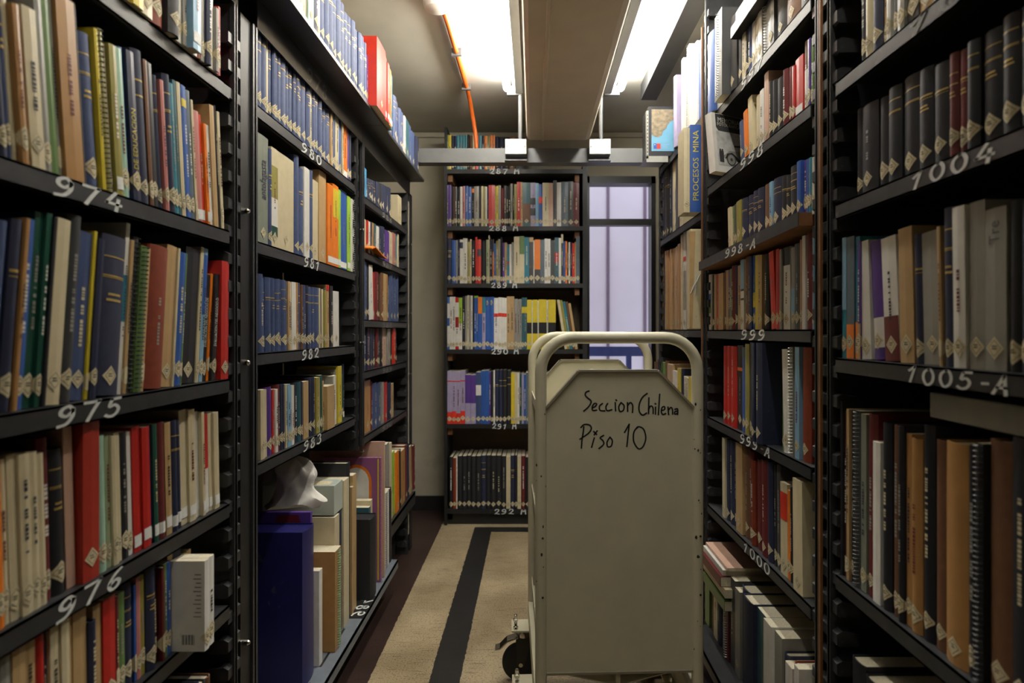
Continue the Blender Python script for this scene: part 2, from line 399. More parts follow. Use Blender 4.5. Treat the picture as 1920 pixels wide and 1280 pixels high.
def number(parent, text, side, xf, ya, yb, z, height=.030, m=WHITE_PAINT, slant=.15):
    """painted number on a shelf lip, between two distances; every figure is a piece of its own"""
    w = abs(yb-ya); n = len(text.replace('-','').replace(' ',''))
    pitch = w/(n+.7*text.count('-')+.7*text.count(' ')-.35); x = 0
    for ch in text:
        if ch != ' ':
            V, Fc, _ = paint(ch, height, pitch, slant); mb = MB()
            if side == 0: mb.add([(min(ya,yb)+x+u, xf-.0007, z+v) for u, v in V], Fc)
            elif side < 0: mb.add([(xf+.0007, min(ya,yb)+x+u, z+v) for u, v in V], Fc)
            else: mb.add([(xf-.0007, max(ya,yb)-x-u, z+v) for u, v in V], Fc)
            mb.build('painted_figure', m, parent)
        x += pitch*(.7 if ch in '- ' else 1)
def yl(px, X): return F*X/abs(px-VX)     # distance of a point at lateral offset X seen at pixel column px
def rack(label): return empty('shelf_rack', (0,0,0), label, 'shelving', 'book racks')

def make_left():
    near = rack('black steel rack nearest on the left, shelves 974 to 976')
    near.location = (-.87, 1.0, 0)
    def P(o): o.matrix_parent_inverse = Matrix.Translation(-Vector(near.location)) ; return o
    P(upright(near, -XL, -1, 1.478, 1.512, 0, EYE+.79)); P(upright(near, -XL, -1, .50, .54, 0, EYE+.79, teeth=False))
    for z, num in ((.58,None),(.237,('974',100,222)),(-.114,('975',105,222)),(-.41,('976',105,225)),(-.65,None),(-1.02,None)):
        s = P(shelf(near, -XL, -1, .54, 1.462, EYE+z))
        if num: number(s, num[0], -1, -XL, yl(num[1],XL), yl(num[2],XL), EYE+z-.031)
    P(MB().box(-1.04,-1.03,.5,1.505,0,EYE+.79).build('backing_sheet', RACK, near))  # dark sheet added behind the books to block light, as on each left rack
    P(MB().box(-1.0,-.637,.50,1.505,EYE+.867,EYE+.88).box(-XL-.004,-XL,.50,1.505,EYE+.79,EYE+.868).build('canopy_board', RACK, near))
    mid = rack('black steel rack second on the left, shelves 978 to 984'); mid.location = (-.87, 2.0, 0)
    def Q(o): o.matrix_parent_inverse = Matrix.Translation(-Vector(mid.location)); return o
    Q(upright(mid, -XL, -1, 1.585, 1.612, 0, EYE+.79, teeth=False)); Q(upright(mid, -XL, -1, 2.51, 2.545, EYE-.49, EYE+.79))
    Q(MB().box(-XL-.02,-XL-.006,1.530,1.583,0,EYE+.79).build('cover_strip', SKIRT, mid))
    for zz in (EYE-.08, EYE+.3, .5): Q(MB().lathe([(.007,0),(.007,.012),(.004,.016)], (-XL-.006,1.545,zz), 'x', 8).build('bolt', CHROME, mid))
    for z, num in ((.59,('980',565,601)),(.234,('981',570,598)),(-.059,('982',566,596)),(-.348,('983',569,601))):
        s = Q(shelf(mid, -XL, -1, 1.612, 2.49, EYE+z))
        number(s, num[0], -1, -XL, yl(num[1],XL), yl(num[2],XL), EYE+z-.031)
    c = Q(MB().box(-1.0,-.637,1.51,2.60,EYE+.867,EYE+.88).box(-XL-.004,-XL,1.61,2.60,EYE+.79,EYE+.868).build('canopy_board', RACK, mid))
    number(c, '978', -1, -XL, yl(575,XL), yl(612,XL), EYE+.80, .045, GREY_PAINT)
    b = Q(MB().box(-1.0,-.651,1.612,2.97,EYE-1.112,EYE-1.10).box(-.654,-.651,1.612,2.97,EYE-1.14,EYE-1.10).box(-.80,-.79,1.612,2.97,0,EYE-1.11).build('base_plate', PLATE, mid))
    Q(MB().box(-.72,-.6508,2.36,2.56,EYE-1.0998,EYE-1.0990).build('black_patch', SKIRT, mid))
    for q, ch in enumerate('984'):
        V, Fc, _ = paint(ch, .045, .055, .1)
        MB().add([(-.70+v, 2.38+.055*q+u, EYE-1.0987) for u, v in V], Fc).build('painted_figure', WHITE_PAINT, b)
    Q(MB().box(-.700,-.697,1.62,1.93,EYE-1.0998,EYE-1.0990).box(-.702,-.694,2.02,2.28,EYE-1.0998,EYE-1.0990).build('slot', SKIRT, mid))
    Q(MB().box(-1.04,-1.03,1.51,2.535,0,EYE+.79).build('backing_sheet', RACK, mid))  # added dark sheet, closes the gap behind the books
    far = rack('black steel rack farthest on the left, shelves 986 to 990'); far.location = (-.87, 3.1, 0)
    def R(o): o.matrix_parent_inverse = Matrix.Translation(-Vector(far.location)); return o
    R(upright(far, -XL, -1, 2.60, 2.632, EYE-.49, EYE+.79, teeth=False)); R(upright(far, -XL, -1, 3.52, 3.555, 0, EYE+.79))
    R(MB().box(-XL-.03,-XL,3.60,3.66,0,EYE+.80).build('end_post', SKIRT, far))
    R(MB().box(-XL-.012,-XL-.004,3.56,3.595,.1,EYE+.75).build('edge_trim', PLASTER, far))
    for zz in (EYE-.5, EYE-.05, EYE+.42): R(MB().lathe([(.007,0),(.007,.012),(.004,.016)], (-XL,2.57,zz), 'x', 8).build('bolt', CHROME, far))
    for zz in (EYE-.25, EYE+.1, EYE+.5): R(MB().lathe([(.007,0),(.007,.012),(.004,.016)], (-XL,3.58,zz), 'x', 8).build('bolt', CHROME, far))
    for z, num in ((.575,'986'),(.34,'987'),(.048,'988'),(-.173,'989'),(-.45,'990')):
        s = R(shelf(far, -XL, -1, 2.632, 3.50, EYE+z))
        number(s, num, -1, -XL, yl(717,XL), yl(734,XL), EYE+z-.031, .025, GREY_PAINT)
    R(MB().box(-1.0,-.637,2.602,3.60,EYE+.867,EYE+.88).box(-XL-.004,-XL,2.602,3.60,EYE+.79,EYE+.868).build('canopy_board', RACK, far))
    R(MB().box(-1.0,-.70,2.98,3.66,EYE-.965,EYE-.95).box(-.703,-.70,2.98,3.66,EYE-1.02,EYE-.95).box(-.80,-.79,2.98,3.66,0,EYE-.96).build('base_plate', RACK, far))
    R(MB().box(-1.04,-1.03,2.6,3.66,0,EYE+.79).build('backing_sheet', RACK, far))  # added dark sheet behind this rack's books
make_left()
def make_right():
    near = rack('black steel rack nearest on the right, shelves 1003 to 1005-A'); near.location = (.82, .9, 0)
    def P(o): o.matrix_parent_inverse = Matrix.Translation(-Vector(near.location)); return o
    P(upright(near, XR, 1, 1.385, 1.415, 0, EYE+1.32)); P(upright(near, XR, 1, .40, .44, 0, EYE+1.32, teeth=False))
    for z, num in ((.80,None),(.55,('1003',1700,1990)),(.28,('1004',1707,1858)),(-.06,('1005-A',1700,1890)),(-.54,None),(-1.0,None)):
        s = P(shelf(near, XR, 1, .44, 1.368, EYE+z))
        if num: number(s, num[0], 1, XR, yl(num[1],XR), yl(num[2],XR), EYE+z-.031, .027, GREY_PAINT if num[0] == '1003' else WHITE_PAINT)
    P(MB().box(.98,.99,.40,1.425,0,EYE+1.32).build('backing_sheet', RACK, near))  # dark light-blocking sheet added behind the books, as on each right rack
    mid = rack('black steel rack second on the right, shelves 997 to 1000'); mid.location = (.82, 1.95, 0)
    def Q(o): o.matrix_parent_inverse = Matrix.Translation(-Vector(mid.location)); return o
    Q(upright(mid, XR, 1, 1.446, 1.476, 0, EYE+1.32)); Q(upright(mid, XR, 1, 2.39, 2.42, 0, EYE+1.32))
    Q(MB().box(XR-.006,XR,1.428,1.438,0,EYE+1.32).build('edge_strip', WOOD, mid))
    for z, num in ((.805,('997',1390,1428)),(.549,('998',1388,1430)),(.003,('999',1390,1433)),(-.33,('999-A',1388,1443)),(-.667,('1000',1394,1442))):
        s = Q(shelf(mid, XR, 1, 1.492, 2.374, EYE+z))
        number(s, num[0], 1, XR, yl(num[1],XR), yl(num[2],XR), EYE+z-.031)
    # loose bare-wood board used as shelf 998-A, front edge painted black, a little out of level
    m = MB(); y0, y1, xf, zf, zn = 1.50, 2.40, .645, EYE+.266, EYE+.288
    m.add([(xf,y0,zn-.032),(.93,y0,zn-.032),(.93,y0,zn),(xf,y0,zn),(xf,y1,zf-.032),(.93,y1,zf-.032),(.93,y1,zf),(xf,y1,zf)],
          [(0,1,2,3),(4,7,6,5),(0,4,5,1),(3,2,6,7),(1,5,6,2),(0,3,7,4)])
    wbd = Q(m.build('wooden_shelf', WOOD, mid))
    m = MB(); x2 = xf-.0015
    m.add([(x2,y0,zn-.033),(xf,y0,zn-.033),(xf,y0,zn+.001),(x2,y0,zn+.001),(x2,y1,zf-.033),(xf,y1,zf-.033),(xf,y1,zf+.001),(x2,y1,zf+.001)],
          [(0,1,2,3),(4,7,6,5),(0,4,5,1),(3,2,6,7),(1,5,6,2),(0,3,7,4)])
    m.build('painted_edge', RACK, wbd)
    number(wbd, '998-A', 1, x2, yl(1360,x2), yl(1416,x2), EYE+.243, .026)
    Q(MB().box(.60,.96,1.485,2.375,EYE-1.14,EYE-1.13).box(.60,.603,1.485,2.375,EYE-1.17,EYE-1.13).box(.74,.75,1.485,2.375,0,EYE-1.14).build('base_plate', RACK, mid))
    Q(MB().box(.98,.99,1.44,2.42,0,EYE+1.32).build('backing_sheet', RACK, mid))  # added dark sheet, keeps light from passing behind the books
    far = rack('black steel rack farthest on the right beside the window'); far.location = (.82, 2.9, 0)
    def R(o): o.matrix_parent_inverse = Matrix.Translation(-Vector(far.location)); return o
    R(upright(far, XR, 1, 2.438, 2.466, 0, EYE+1.2, teeth=False)); R(upright(far, XR, 1, 3.27, 3.31, 0, EYE+1.0))
    R(MB().box(XR-.006,XR,2.438,2.443,0,EYE+1.2).build('edge_strip', WOOD, far))
    for z in (.855,.475,.005,-.36,-.8):
        s = R(shelf(far, XR, 1, 2.467, 3.255, EYE+z))
        if z == .005: number(s, '996', 1, XR, yl(1266,XR), yl(1290,XR), EYE+z-.031, .026, GREY_PAINT)
    R(MB().box(.98,.99,2.438,3.31,0,EYE+1.2).build('backing_sheet', RACK, far))  # added dark sheet closing the rear of the rack
make_right()
BY = 4.06
def make_back():
    r = rack('black wooden bookcase against the end wall, shelves 287 M to 292 M'); r.location = (-.12, 4.2, 0)
    def P(o): o.matrix_parent_inverse = Matrix.Translation(-Vector(r.location)); return o
    x0, x1 = -.586, .325
    P(MB().box(x0,x0+.018,BY,BY+.30,0,EYE+1.34).build('side_panel', SKIRT, r)); P(MB().box(x1,x1+.03,BY,BY+.30,0,EYE+1.10).build('side_panel', SKIRT, r))
    P(MB().box(x0,x1,BY+.29,BY+.30,0,EYE+1.06).build('backing_sheet', mat('hardboard',(92,76,56),.7,.12,8), r))
    for z, t, a, b in ((1.063,'287 M',918,972),(.688,'288 M',917,970),(.312,'289 M',921,968),(-.123,'290 M',921,971),(-.614,'291 M',923,967),(-1.175,'292 M',927,985)):
        s = P(MB().box(x0+.018,x1,BY,BY+.29,EYE+z-.028,EYE+z).build('shelf_board', SKIRT, r))
        number(s, t, 0, BY, (a-VX)/F*BY, (b-VX)/F*BY, EYE+z-.030, .032, slant=.05)
        for xx in (x0+.02, x1-.05):
            P(MB().box(xx,xx+.03,BY+.03,BY+.25,EYE+z-.075,EYE+z-.028).build('corner_block', WOOD, r))
    P(MB().box(x0+.018,x1,BY+.03,BY+.05,0,EYE-1.2).build('plinth', SKIRT, r))
make_back()

# ------------------------------------------------------------------ books
BOOKS = []          # every book: dict(parts, matrix, area, label, group, ...)
NSEG = 6
def spine_y(u, w, bulge): return bulge*(2*u/w)**2
def patch(w, bulge, u0, u1, zf, off=.0005, n=6):
    """patch lying on the spine between u0..u1; zf(u) -> (z0, z1)"""
    vs = []; fs = []
    for i in range(n+1):
        u = u0+(u1-u0)*i/n; a, b = zf(u); y = spine_y(u, w, bulge)-off
        vs += [(u,y,a),(u,y,b)]
    for i in range(n): fs.append((2*i, 2*i+2, 2*i+3, 2*i+1))
    return vs, fs
def book_parts(w, h, d, c, style, fl, rnd):
    """list of (part name, verts, faces, material); spine faces -Y, stands on z=0, x centred"""
    parts = []
    hard = style in 'hk'
    bulge = min(.007, .28*w) if hard else min(.0012, .1*w)
    t = min(.0028, .16*w) if hard else min(.0008, .1*w); sq = .003 if hard else .0004
    cm = bmat(c, hard and c in CLOTHC)
    mb = MB()
    ye = bulge
    mb.box(-w/2, -w/2+t, ye, d, 0, h); mb.box(w/2-t, w/2, ye, d, 0, h)
    vs = []; fs = []; n = NSEG if hard and w > .012 else 2
    for i in range(n+1):
        u = -w/2+w*i/n; y = spine_y(u, w, bulge)
        vs += [(u,y,0),(u,y,h),(u*(1-2*t/w),y+t,0),(u*(1-2*t/w),y+t,h)]
    for i in range(n):
        a = 4*i; b = 4*i+4
        fs += [(a,b,b+1,a+1),(a+2,a+3,b+3,b+2),(a+1,b+1,b+3,a+3),(a,a+2,b+2,b)]
    mb.add(vs, fs)
    parts.append(('book', mb.v, mb.f, cm))
    pb = MB().box(-w/2+t, w/2-t, ye+t, d-sq*1.2, sq, h-sq*(1.5 if hard else 1))
    parts.append(('box_body' if 'x' in fl else 'pages', pb.v, pb.f, cm if 'x' in fl else PAGES))
    blocks = [q for q in fl if q.startswith('b:')]
    for q in blocks:
        _, bc, lo, hi = q.split(':'); lo, hi = float(lo)*h, float(hi)*h
        v, f = patch(w, bulge, -w*.498, w*.498, lambda u: (lo, hi), .0004)
        parts.append(('colour_block', v, f, bmat(bc, False)))
    for q in fl:
        if q.startswith('sd:'):                                  # side cover of a colour of its own (near side)
            bc = q[3:]; s = 1 if 'R' in fl else -1
            x = s*(w/2+.0004)
            parts.append(('cover_panel', [(x,ye,.001),(x,d,.001),(x,d,h-.001),(x,ye,h-.001)], [(0,1,2,3)], bmat(bc, False)))
    if style == 'h':
        zs = rnd.choice([(.80,.81,.70,.71),(.86,.868,.74,.748,.73,.735),(.72,.735,.695,.70)])
        mb = MB()
        for a, b in zip(zs[::2], zs[1::2]):
            v, f = patch(w, bulge, -w*.45, w*.45, lambda u: (a*h, b*h)); mb.add(v, f)
        if rnd.random() < .5:
            v, f = patch(w, bulge, -w*.25, w*.25, lambda u: (.62*h, .635*h)); mb.add(v, f)
            v, f = patch(w, bulge, -w*.3, w*.3, lambda u: (.585*h, .60*h)); mb.add(v, f)
        parts.append(('gold_band', mb.v, mb.f, GOLD))
    txt = [q for q in fl if q.startswith('T:')]
    if txt:
        _, body, tc, z0, z1, sz = txt[0].split(':'); V, Fc = TEXTS[body.replace('~',' ')]
        L = max(p[0] for p in V)-min(p[0] for p in V); k = (float(z1)-float(z0))*h/L; zc = (float(z0)+float(z1))/2*h
        hh = max(p[1] for p in V)-min(p[1] for p in V); k2 = min(float(sz)*w/hh, 3*k)
        vv = [(-p[1]*k2, spine_y(-p[1]*k2, w, bulge)-.0008, p[0]*k+zc) for p in V]
        if 'D' in fl: vv = [(p[1]*k2, spine_y(p[1]*k2, w, bulge)-.0008, zc-p[0]*k) for p in V]
        parts.append(('lettering', vv, Fc, bmat(tc, False)))
    elif style in 'pk' and 'm' not in fl and w > .006 and rnd.random() < .6:
        # unreadable small title, running up the spine
        lum = sum(PAL[c])/3; tc = rnd.choice(['bk','nv','dr']) if lum > 120 else rnd.choice(['cr','wh','gy'])
        z = rnd.uniform(.3,.4)*h; z1 = z+rnd.uniform(.25,.45)*h; mb = MB(); hw = min(w*.16, .0035)
        while z < z1:
            l = rnd.uniform(.002,.006)
            if rnd.random() < .8: mb.add([(-hw,-.0006,z),(hw,-.0006,z),(hw,-.0006,z+l),(-hw,-.0006,z+l)], [(0,1,2,3)])
            z += l+.0018
        if mb.v:
            mb.v = [(p[0], p[1]+spine_y(p[0], w, bulge), p[2]) for p in mb.v]
            parts.append(('lettering', mb.v, mb.f, bmat(tc, False)))
    if style == 'w':                                             # wire coil along the spine edge
        mb = MB(); cm2 = [q[2:] for q in fl if q.startswith('w:')]
        wm = bmat(cm2[0], False) if cm2 else WIRE
        n = max(8, int(h/.0085)); r = min(max(w*.55, .006), .009)
        for i in range(n):
            z = .006+(h-.012)*i/(n-1); pts = []
            for k in range(9):
                a = 2*math.pi*k/8; pts.append((r*.9*math.cos(a), .002+r*math.sin(a), z+.0035*k/8))
            mb.tube(pts, .0011, 4, False)
        parts.append(('wire_coil', mb.v, mb.f, wm))
    if 't' in fl:
        lo = rnd.uniform(.008,.016)
        v, f = patch(w, bulge, -w*.46, w*.46, lambda u: (lo, lo+.022), .0007)
        parts.append(('spine_label', v, f, TAG))
    elif 'n' not in fl:
        r = rnd.uniform(.015,.019); zc = rnd.uniform(.028,.038)
        uu = min(r, w*.495)
        v, f = patch(w, bulge, -uu, uu, lambda u: (zc-(r-abs(u)), zc+(r-abs(u))), .0008, 6)
        mb = MB().add(v, f); e = r-w/2
        if e > .002:
            for s in (-1, 1):
                x = s*(w/2+.0006); ys = spine_y(w/2, w, bulge)
                mb.add([(x,ys,zc-e),(x,ys+e,zc),(x,ys,zc+e)], [(0,1,2)])
        parts.append(('spine_label', mb.v, mb.f, TAPE))
        if w > .009:                                             # printed frame and shelf mark on the label
            pm = MB(); q = r*.72; t_ = .0011; uq = min(q, w*.44)
            for sg in (1, -1):
                for a, b in ((-uq, 0), (0, uq)):
                    if sg > 0: zf = lambda u: (zc+(q-abs(u))-t_, zc+(q-abs(u)))
                    else: zf = lambda u: (zc-(q-abs(u)), zc-(q-abs(u))+t_)
                    vv, ff = patch(w, bulge, a, b, zf, .0011, 2); pm.add(vv, ff)
            hw = min(r*.30, w*.3)
            for dz in (.0022, -.0016):
                vv, ff = patch(w, bulge, -hw, hw*rnd.uniform(.3,1), lambda u: (zc+dz, zc+dz+.0017), .0011, 2); pm.add(vv, ff)
            parts.append(('label_print', pm.v, pm.f, INK))
    if 'bar' in fl:
        x = -w/2-.0006; bm = MB()
        for k in range(9): bm.add([(x,.022+.003*k,.014),(x,.022+.003*k+.0008+.0010*(k%2),.014),(x,.022+.003*k+.0008+.0010*(k%2),.034),(x,.022+.003*k,.034)], [(0,1,2,3)])
        parts.append(('barcode', bm.v, bm.f, INK)); bm = MB()
        for k in range(11): bm.add([(x,.008,.07+.0085*k),(x,.008+.016-.003*(k%3),.07+.0085*k),(x,.008+.016-.003*(k%3),.0715+.0085*k),(x,.008,.0715+.0085*k)], [(0,1,2,3)])
        parts.append(('printed_lines', bm.v, bm.f, bmat('dk', False)))
    return parts
def ordinal(n):
    return '%d%s' % (n, 'th' if 10 <= n % 100 <= 20 else {1:'st',2:'nd',3:'rd'}.get(n % 10, 'th'))
TEXTS = {}
for t_ in ('PROCESOS  MINA','antofagasta','DAL DE EDUCACION','9','EVALUACION DEL NEGOCIO DE','EVALUACION DEL NEGOCIO D.','Tre'):
    TEXTS[t_] = text_mesh(t_, 1.0)
def row(name, side, xf, z, start, data, lean=0., setback=.012, cap=.40, depth=.20, rot=None, maxgap=None):
    """books on one shelf; data 'x y colour flags;' with x the right hand edge and y the top of each spine in the photograph"""
    rnd = random.Random(name); X = xf+setback; prev = float(start); idx = 0; mine = []
    zs = EYE+z
    for item in data.split(';'):
        tk = item.split()
        if not tk: continue
        x = float(tk[0]); ytop = tk[1]; c = tk[2]; fl = tk[3:]
        if c == '_': prev = x; continue
        sb = 0; ln = lean
        for q in list(fl):
            if q[0] == 's' and q[1:].lstrip('-').replace('.','').isdigit(): sb = float(q[1:])/100; fl.remove(q)
            if q[0] == 'L': ln = float(q[1:]); fl.remove(q)
        if side == 0:
            Yp = X+sb; a = (prev-VX)/F*X; b = (x-VX)/F*X; Yc = X
        else:
            a = F*X/abs(prev-VX); b = F*X/abs(x-VX); Yc = (a+b)/2
        span = abs(b-a); th = math.radians(ln)
        if ytop[0] == 'h': h = float(ytop[1:])
        else: h = (EYE+(VY-float(ytop))*Yc/F-zs)/max(.8, math.cos(th))
        h = max(.10, min(cap, h))*rnd.uniform(.985, 1.0)
        wd = max(.003, span*math.cos(th)-.0006)
        style = 'p'
        for q in 'hkwp':
            if q in fl: style = q
        if style == 'p' and 'p' not in fl and c in CLOTHC and wd > .009: style = 'k'
        jit = rnd.uniform(-.004,.006)
        d = max(.11, min(depth+.05, h*.72))-max(0, sb)
        px = (x-prev)*(h*F/Yc) if (side == 0 or (x > 8 if side < 0 else prev < 1912)) else 0
        if 'R' not in fl and side > 0: pass
        parts = book_parts(wd, h, d, c, style, fl, rnd)
        pv = wd/2 if th >= 0 else -wd/2
        loc = Matrix.Translation((pv,0,0)) @ Matrix.Rotation(th, 4, 'Y') @ Matrix.Translation((-pv,0,0))
        mid = (a+b)/2
        sh = span/2-wd/2
        if side == 0: M = Matrix.Translation((mid+(sh if th >= 0 else -sh)*.98, X+sb+jit, zs+.0006))
        elif side < 0: M = Matrix.Translation((-(X+sb+jit), mid+(sh if th >= 0 else -sh)*.98, zs+.0006)) @ Matrix.Rotation(math.pi/2, 4, 'Z')
        else: M = Matrix.Translation((X+sb+jit, mid-(sh if th >= 0 else -sh)*.98, zs+.0006)) @ Matrix.Rotation(-math.pi/2, 4, 'Z')
        idx += 1
        size = 'thick ' if wd > .034 else 'slim ' if wd < .012 else ''
        kind = {'h':'cloth book with gold bands','k':'hardback book' if c not in CLOTHC else 'cloth-bound book','w':'wire-bound notebook','p':'paperback'}[style]
        if any(q.startswith('b:') for q in fl): kind += ' with %s block' % PALN[[q for q in fl if q.startswith('b:')][0].split(':')[1]]
        prev = x
        mine.append(dict(parts=parts, M=M @ loc, area=px, group='books on '+name, style=style, head=size+PALN[c]+' '+kind, c=PALN[c], n=ordinal(idx)))
    for i, b in enumerate(mine):
        L_ = mine[i-1]['c'] if i else None; R_ = mine[i+1]['c'] if i < len(mine)-1 else None
        nb = 'between %s and %s' % (L_, R_) if L_ and R_ else 'left of a %s one' % R_ if R_ else 'right of a %s one' % L_ if L_ else ''
        for lab in ('%s %s, %s from left on %s' % (b['head'], nb, b['n'], name), '%s %s, %s on %s' % (b['head'], nb, b['n'], name),
                    '%s %s, %s on %s' % (b['head'].split(' with ')[0], nb, b['n'], name), '%s, %s on %s' % (b['head'].split(' with ')[0], b['n'], name)):
            if len(lab.split()) <= 16: break
        b['label'] = lab; BOOKS.append(b)
N_, M_ = -1, 1
row('shelf above 974', -1, XL, .58, 215, '250 h.22 tn;270 h.20 yl;291 h.22 cr;315 h.20 rb;335 h.22 bk s-1;345 h.24 wh;352 h.22 gy;367 h.22 lb t s-1;375 h.23 wh;382 h.22 rb;388 h.22 gy;396 h.22 nv;405 h.23 wh;410 16 gy;414 15 pu;418 12 rd', setback=-.012, cap=.25)
row('shelf 974', -1, XL, .237, -30, '0 h.26 nv h;18 h.27 nv h;31 h.265 nb h;41 8 cr;53 20 kr;63 20 dr;89 27 cr;103 3 gy s.6;118 5 gn n;126 6 gy;160 12 kr n;171 18 bk n;196 75 nb h;203 64 yl n s.3;211 66 ol w w:dk n;219 92 cr;232 96 ol t;244 98 mt;250 98 bl;264 106 nv p T:DAL~DE~EDUCACION:yl:.10:.62:.6;284 105 nv h;291 122 br p;303 128 bk p;312 150 nv h;319 157 pk p;332 150 nv h;339 165 tl;345 160 te;352 162 cr;358 165 bl b:yl:.84:.90;365 168 bl b:yl:.84:.90;372 178 sl;376 195 cr;386 215 pk t;391 220 ro t;396 236 orr t;402 240 wh t;410 205 tn n;414 203 bk n;419 215 cr', lean=-5.)
row('shelf 975', -1, XL, -.114, -25, '0 h.27 nb;21 405 nv h;29 402 kr n;47 402 bl p;64 393 dg p;75 395 dg p;82 398 bk p n;108 402 cr m;135 400 dk k;160 428 nb p;166 427 yl;178 445 nv p;224 443 nv h;232 414 wh b:tl:.42:.69 n;238 447 tn;248 437 dk w w:bk n;262 458 gn w w:bk n;268 460 tn;303 458 rb k s-.6 n;322 458 tn m;326 460 cr;337 470 bl p;341 472 gn;368 465 bk p m;374 460 cr;381 462 lb b:bl:.5:.95;390 512 bk p T:EVALUACION~DEL~NEGOCIO~DE:wh:.32:.78:.6;394 512 orr;402 512 bk p T:EVALUACION~DEL~NEGOCIO~D.:wh:.32:.78:.6;408 500 tn;422 488 rd p m L1 s-1', lean=5.)
row('shelf 976', -1, XL, -.41, -25, '-8 h.24 rb;8 860 orr m;22 855 cr;40 850 cr m;60 848 cr;75 846 cr;88 848 cr;107 815 dr;133 838 bk h;150 792 pg p m n;181 785 rr p m L0 s-1;203 813 mt k;212 815 sg;222 815 cr m;232 808 cr;244 806 bk p;254 806 wh m;269 797 rd t;283 797 rd t m;291 795 pu t;299 792 dg t p;313 790 dr t;324 790 tn t;335 785 nv h t;345 785 nv h t;358 765 cr t m;370 765 cr t;380 770 wh t;385 770 cr t;395 775 wh t b:rd:.45:1.;402 772 cr t;411 772 cr t', lean=-2.)
row('the shelf below 976', -1, XL, -.65, -20, '5 1215 rb;25 1200 gy;50 1190 tn m;72 1185 tn;90 1180 rd k;98 1180 nv;115 1150 cr;130 1145 cr m;145 1140 tn;170 1140 tn m;183 1160 nv n;198 1130 tn;221 1118 rd p;227 1115 dr;239 1108 gn;258 1090 nv h;262 1095 bl;270 1080 pk;278 1075 ol;294 1060 nv h;302 1058 bk;307 1060 dr;313 1055 gn;321 1050 bl;331 1035 tn;347 1025 nv h;353 1035 yl;361 1030 tn', lean=-1.)
row('the shelf below 976, pulled forward', -1, XL, -.65, 384, '393 h.185 wh m bar;404 h.185 wh', setback=-.055)
row('the lowest shelf at left', -1, XL, -1.02, 340, '352 h.25 gy n;360 h.24 wh n;368 h.25 rb n;376 h.25 nv n;388 h.24 bk;400 h.24 br')
row('the left top shelf', -1, .637, .88, 520, '533 h.24 cr;544 h.23 nb;555 h.23 cr;567 h.23 wh;577 h.22 pg;587 h.23 mt;597 h.23 nv;604 h.24 lv;'+';'.join('%g h%.3f nb h'%(x,.222+.006*(i%3)) for i,x in enumerate((612,620,628,636,643,650,656,662,668,674,679,684,688)))+';691.5 h.19 pu;709 h.275 ro p m s-3;713 h.26 ro t s-3;717 h.25 ro t s-3;722 h.245 orr t s-3;726 h.24 tl t s-2;738 h.24 nb;744 h.21 nb h;750 h.21 nb h;755 h.20 nb;759 h.2 nb h;762 h.2 wh;768 h.2 te;774 h.2 nb;780 h.19 nb;786 h.19 nv', setback=.006)
row('shelf 980', -1, XL, .59, 482.5, ';'.join('%g h%.3f %s'%(x,.228+.008*((i*7)%4),c) for i,(x,c) in enumerate(((493,'nb h'),(501.5,'nb h'),(505,'cr'),(511,'nb h'),(516,'nb'),(520,'nb h'),(527,'nb h'),(537,'nb h'),(544,'nb h'),(551.5,'nb h'),(556,'nb h'),(560.6,'nb h'),(566.5,'nb h'),(576,'nb h'),(582.5,'nb h'),(586.5,'cr'),(591,'nb h'),(598,'nb h'),(603,'nb h'),(609,'nb h'),(614,'nb h'),(621.5,'nb h'),(626,'tn'),(630.6,'nb'),(637,'cr'),(641.6,'bl'),(644,'cr'),(653,'orr t'),(656,'pu'),(659,'nv')))))
row('shelf 981', -1, XL, .234, 487, '506.6 253 gg p T:antofagasta:nv:.42:.78:.75 m;511.5 278 nb h;524 276 cr b:ol:.50:.82 b:wh:.22:.5 b:dg:.12:.22;555 292 cr sd:kr m s1;563 292 nb k;571 315 nb h;581 314 wh m;587 318 nb h;600 337 cr m s.4;613.5 322 tn m s.4;624 345 orr t;635 347 orr t b:yl:.6:.95;640 354 lg t;652.5 358 bl t;658.5 367 lg t;663 373 wh w n', cap=.34)
row('shelf 982', -1, XL, -.059, 486, '496 514 nb k;501 520 nb h;510.6 520 nb h;517 521 nb h;525 523 nb h;530 523 nb h;538 525 nb h;543 527 nb h;547 527 tn;551 528 cr;559 529 wh m;563 530 kr;567.5 531 nb h;571 533 br;576 535 nb;580.5 536 nv h;587 537 nb h;592 538 nb h;600 539 nb h;602.5 539 cr;605 540 nv;608 541 cr;611 543 ol;614.5 540 nv;619.5 533 tn b:rd:.9:1.;625 536 bk p;636 545 wh m', lean=-1.)
row('shelf 983', -1, XL, -.348, 489, '497 729 cr m;504 729 cr m;514 724 pu k;518.5 729 rd;523 729 wh;528 720 dr k;532 720 nv;536 720 nv;539 720 cr;544 720 lb;548 721 lb;552 722 wh;556 722 tn;561 716 nv;566 716 te k;571 715 nv;580.5 714 tn;585 707 nv;591 707 nv;592.5 706 rd;598.5 706 ol;600 706 cr;605 702 dg p;607.5 713 tn;621.5 722 tn s-1 m n;625 705 gy t;632 704 wh t;634 692 gy t;641 686 yl;645 702 dg;650 682 nv t', lean=-1.)
row('shelf 986', -1, XL, .575, 681, '688 315 az n p;691 335 nv;697 336 nv h;702 338 nv h;707 340 nv h;712 342 nv;717 344 bk;721 346 nv;729 350 nv;735 353 nv;742 _ _;749 368 cr s-1'.replace('742 _ _','742 0 _'))
row('shelf 987', -1, XL, .34, 682, '684.5 410 bl;689 411 cr;691 413 rd;695 415 wh;699 416 nv;703 417 kr;707 420 te;712 424 wh b:rd:0.:.16;716 424 nv;722 425 nv;730 432 pu;737 435 cr;743 437 pk;746.5 438 tl;749 438 cr')
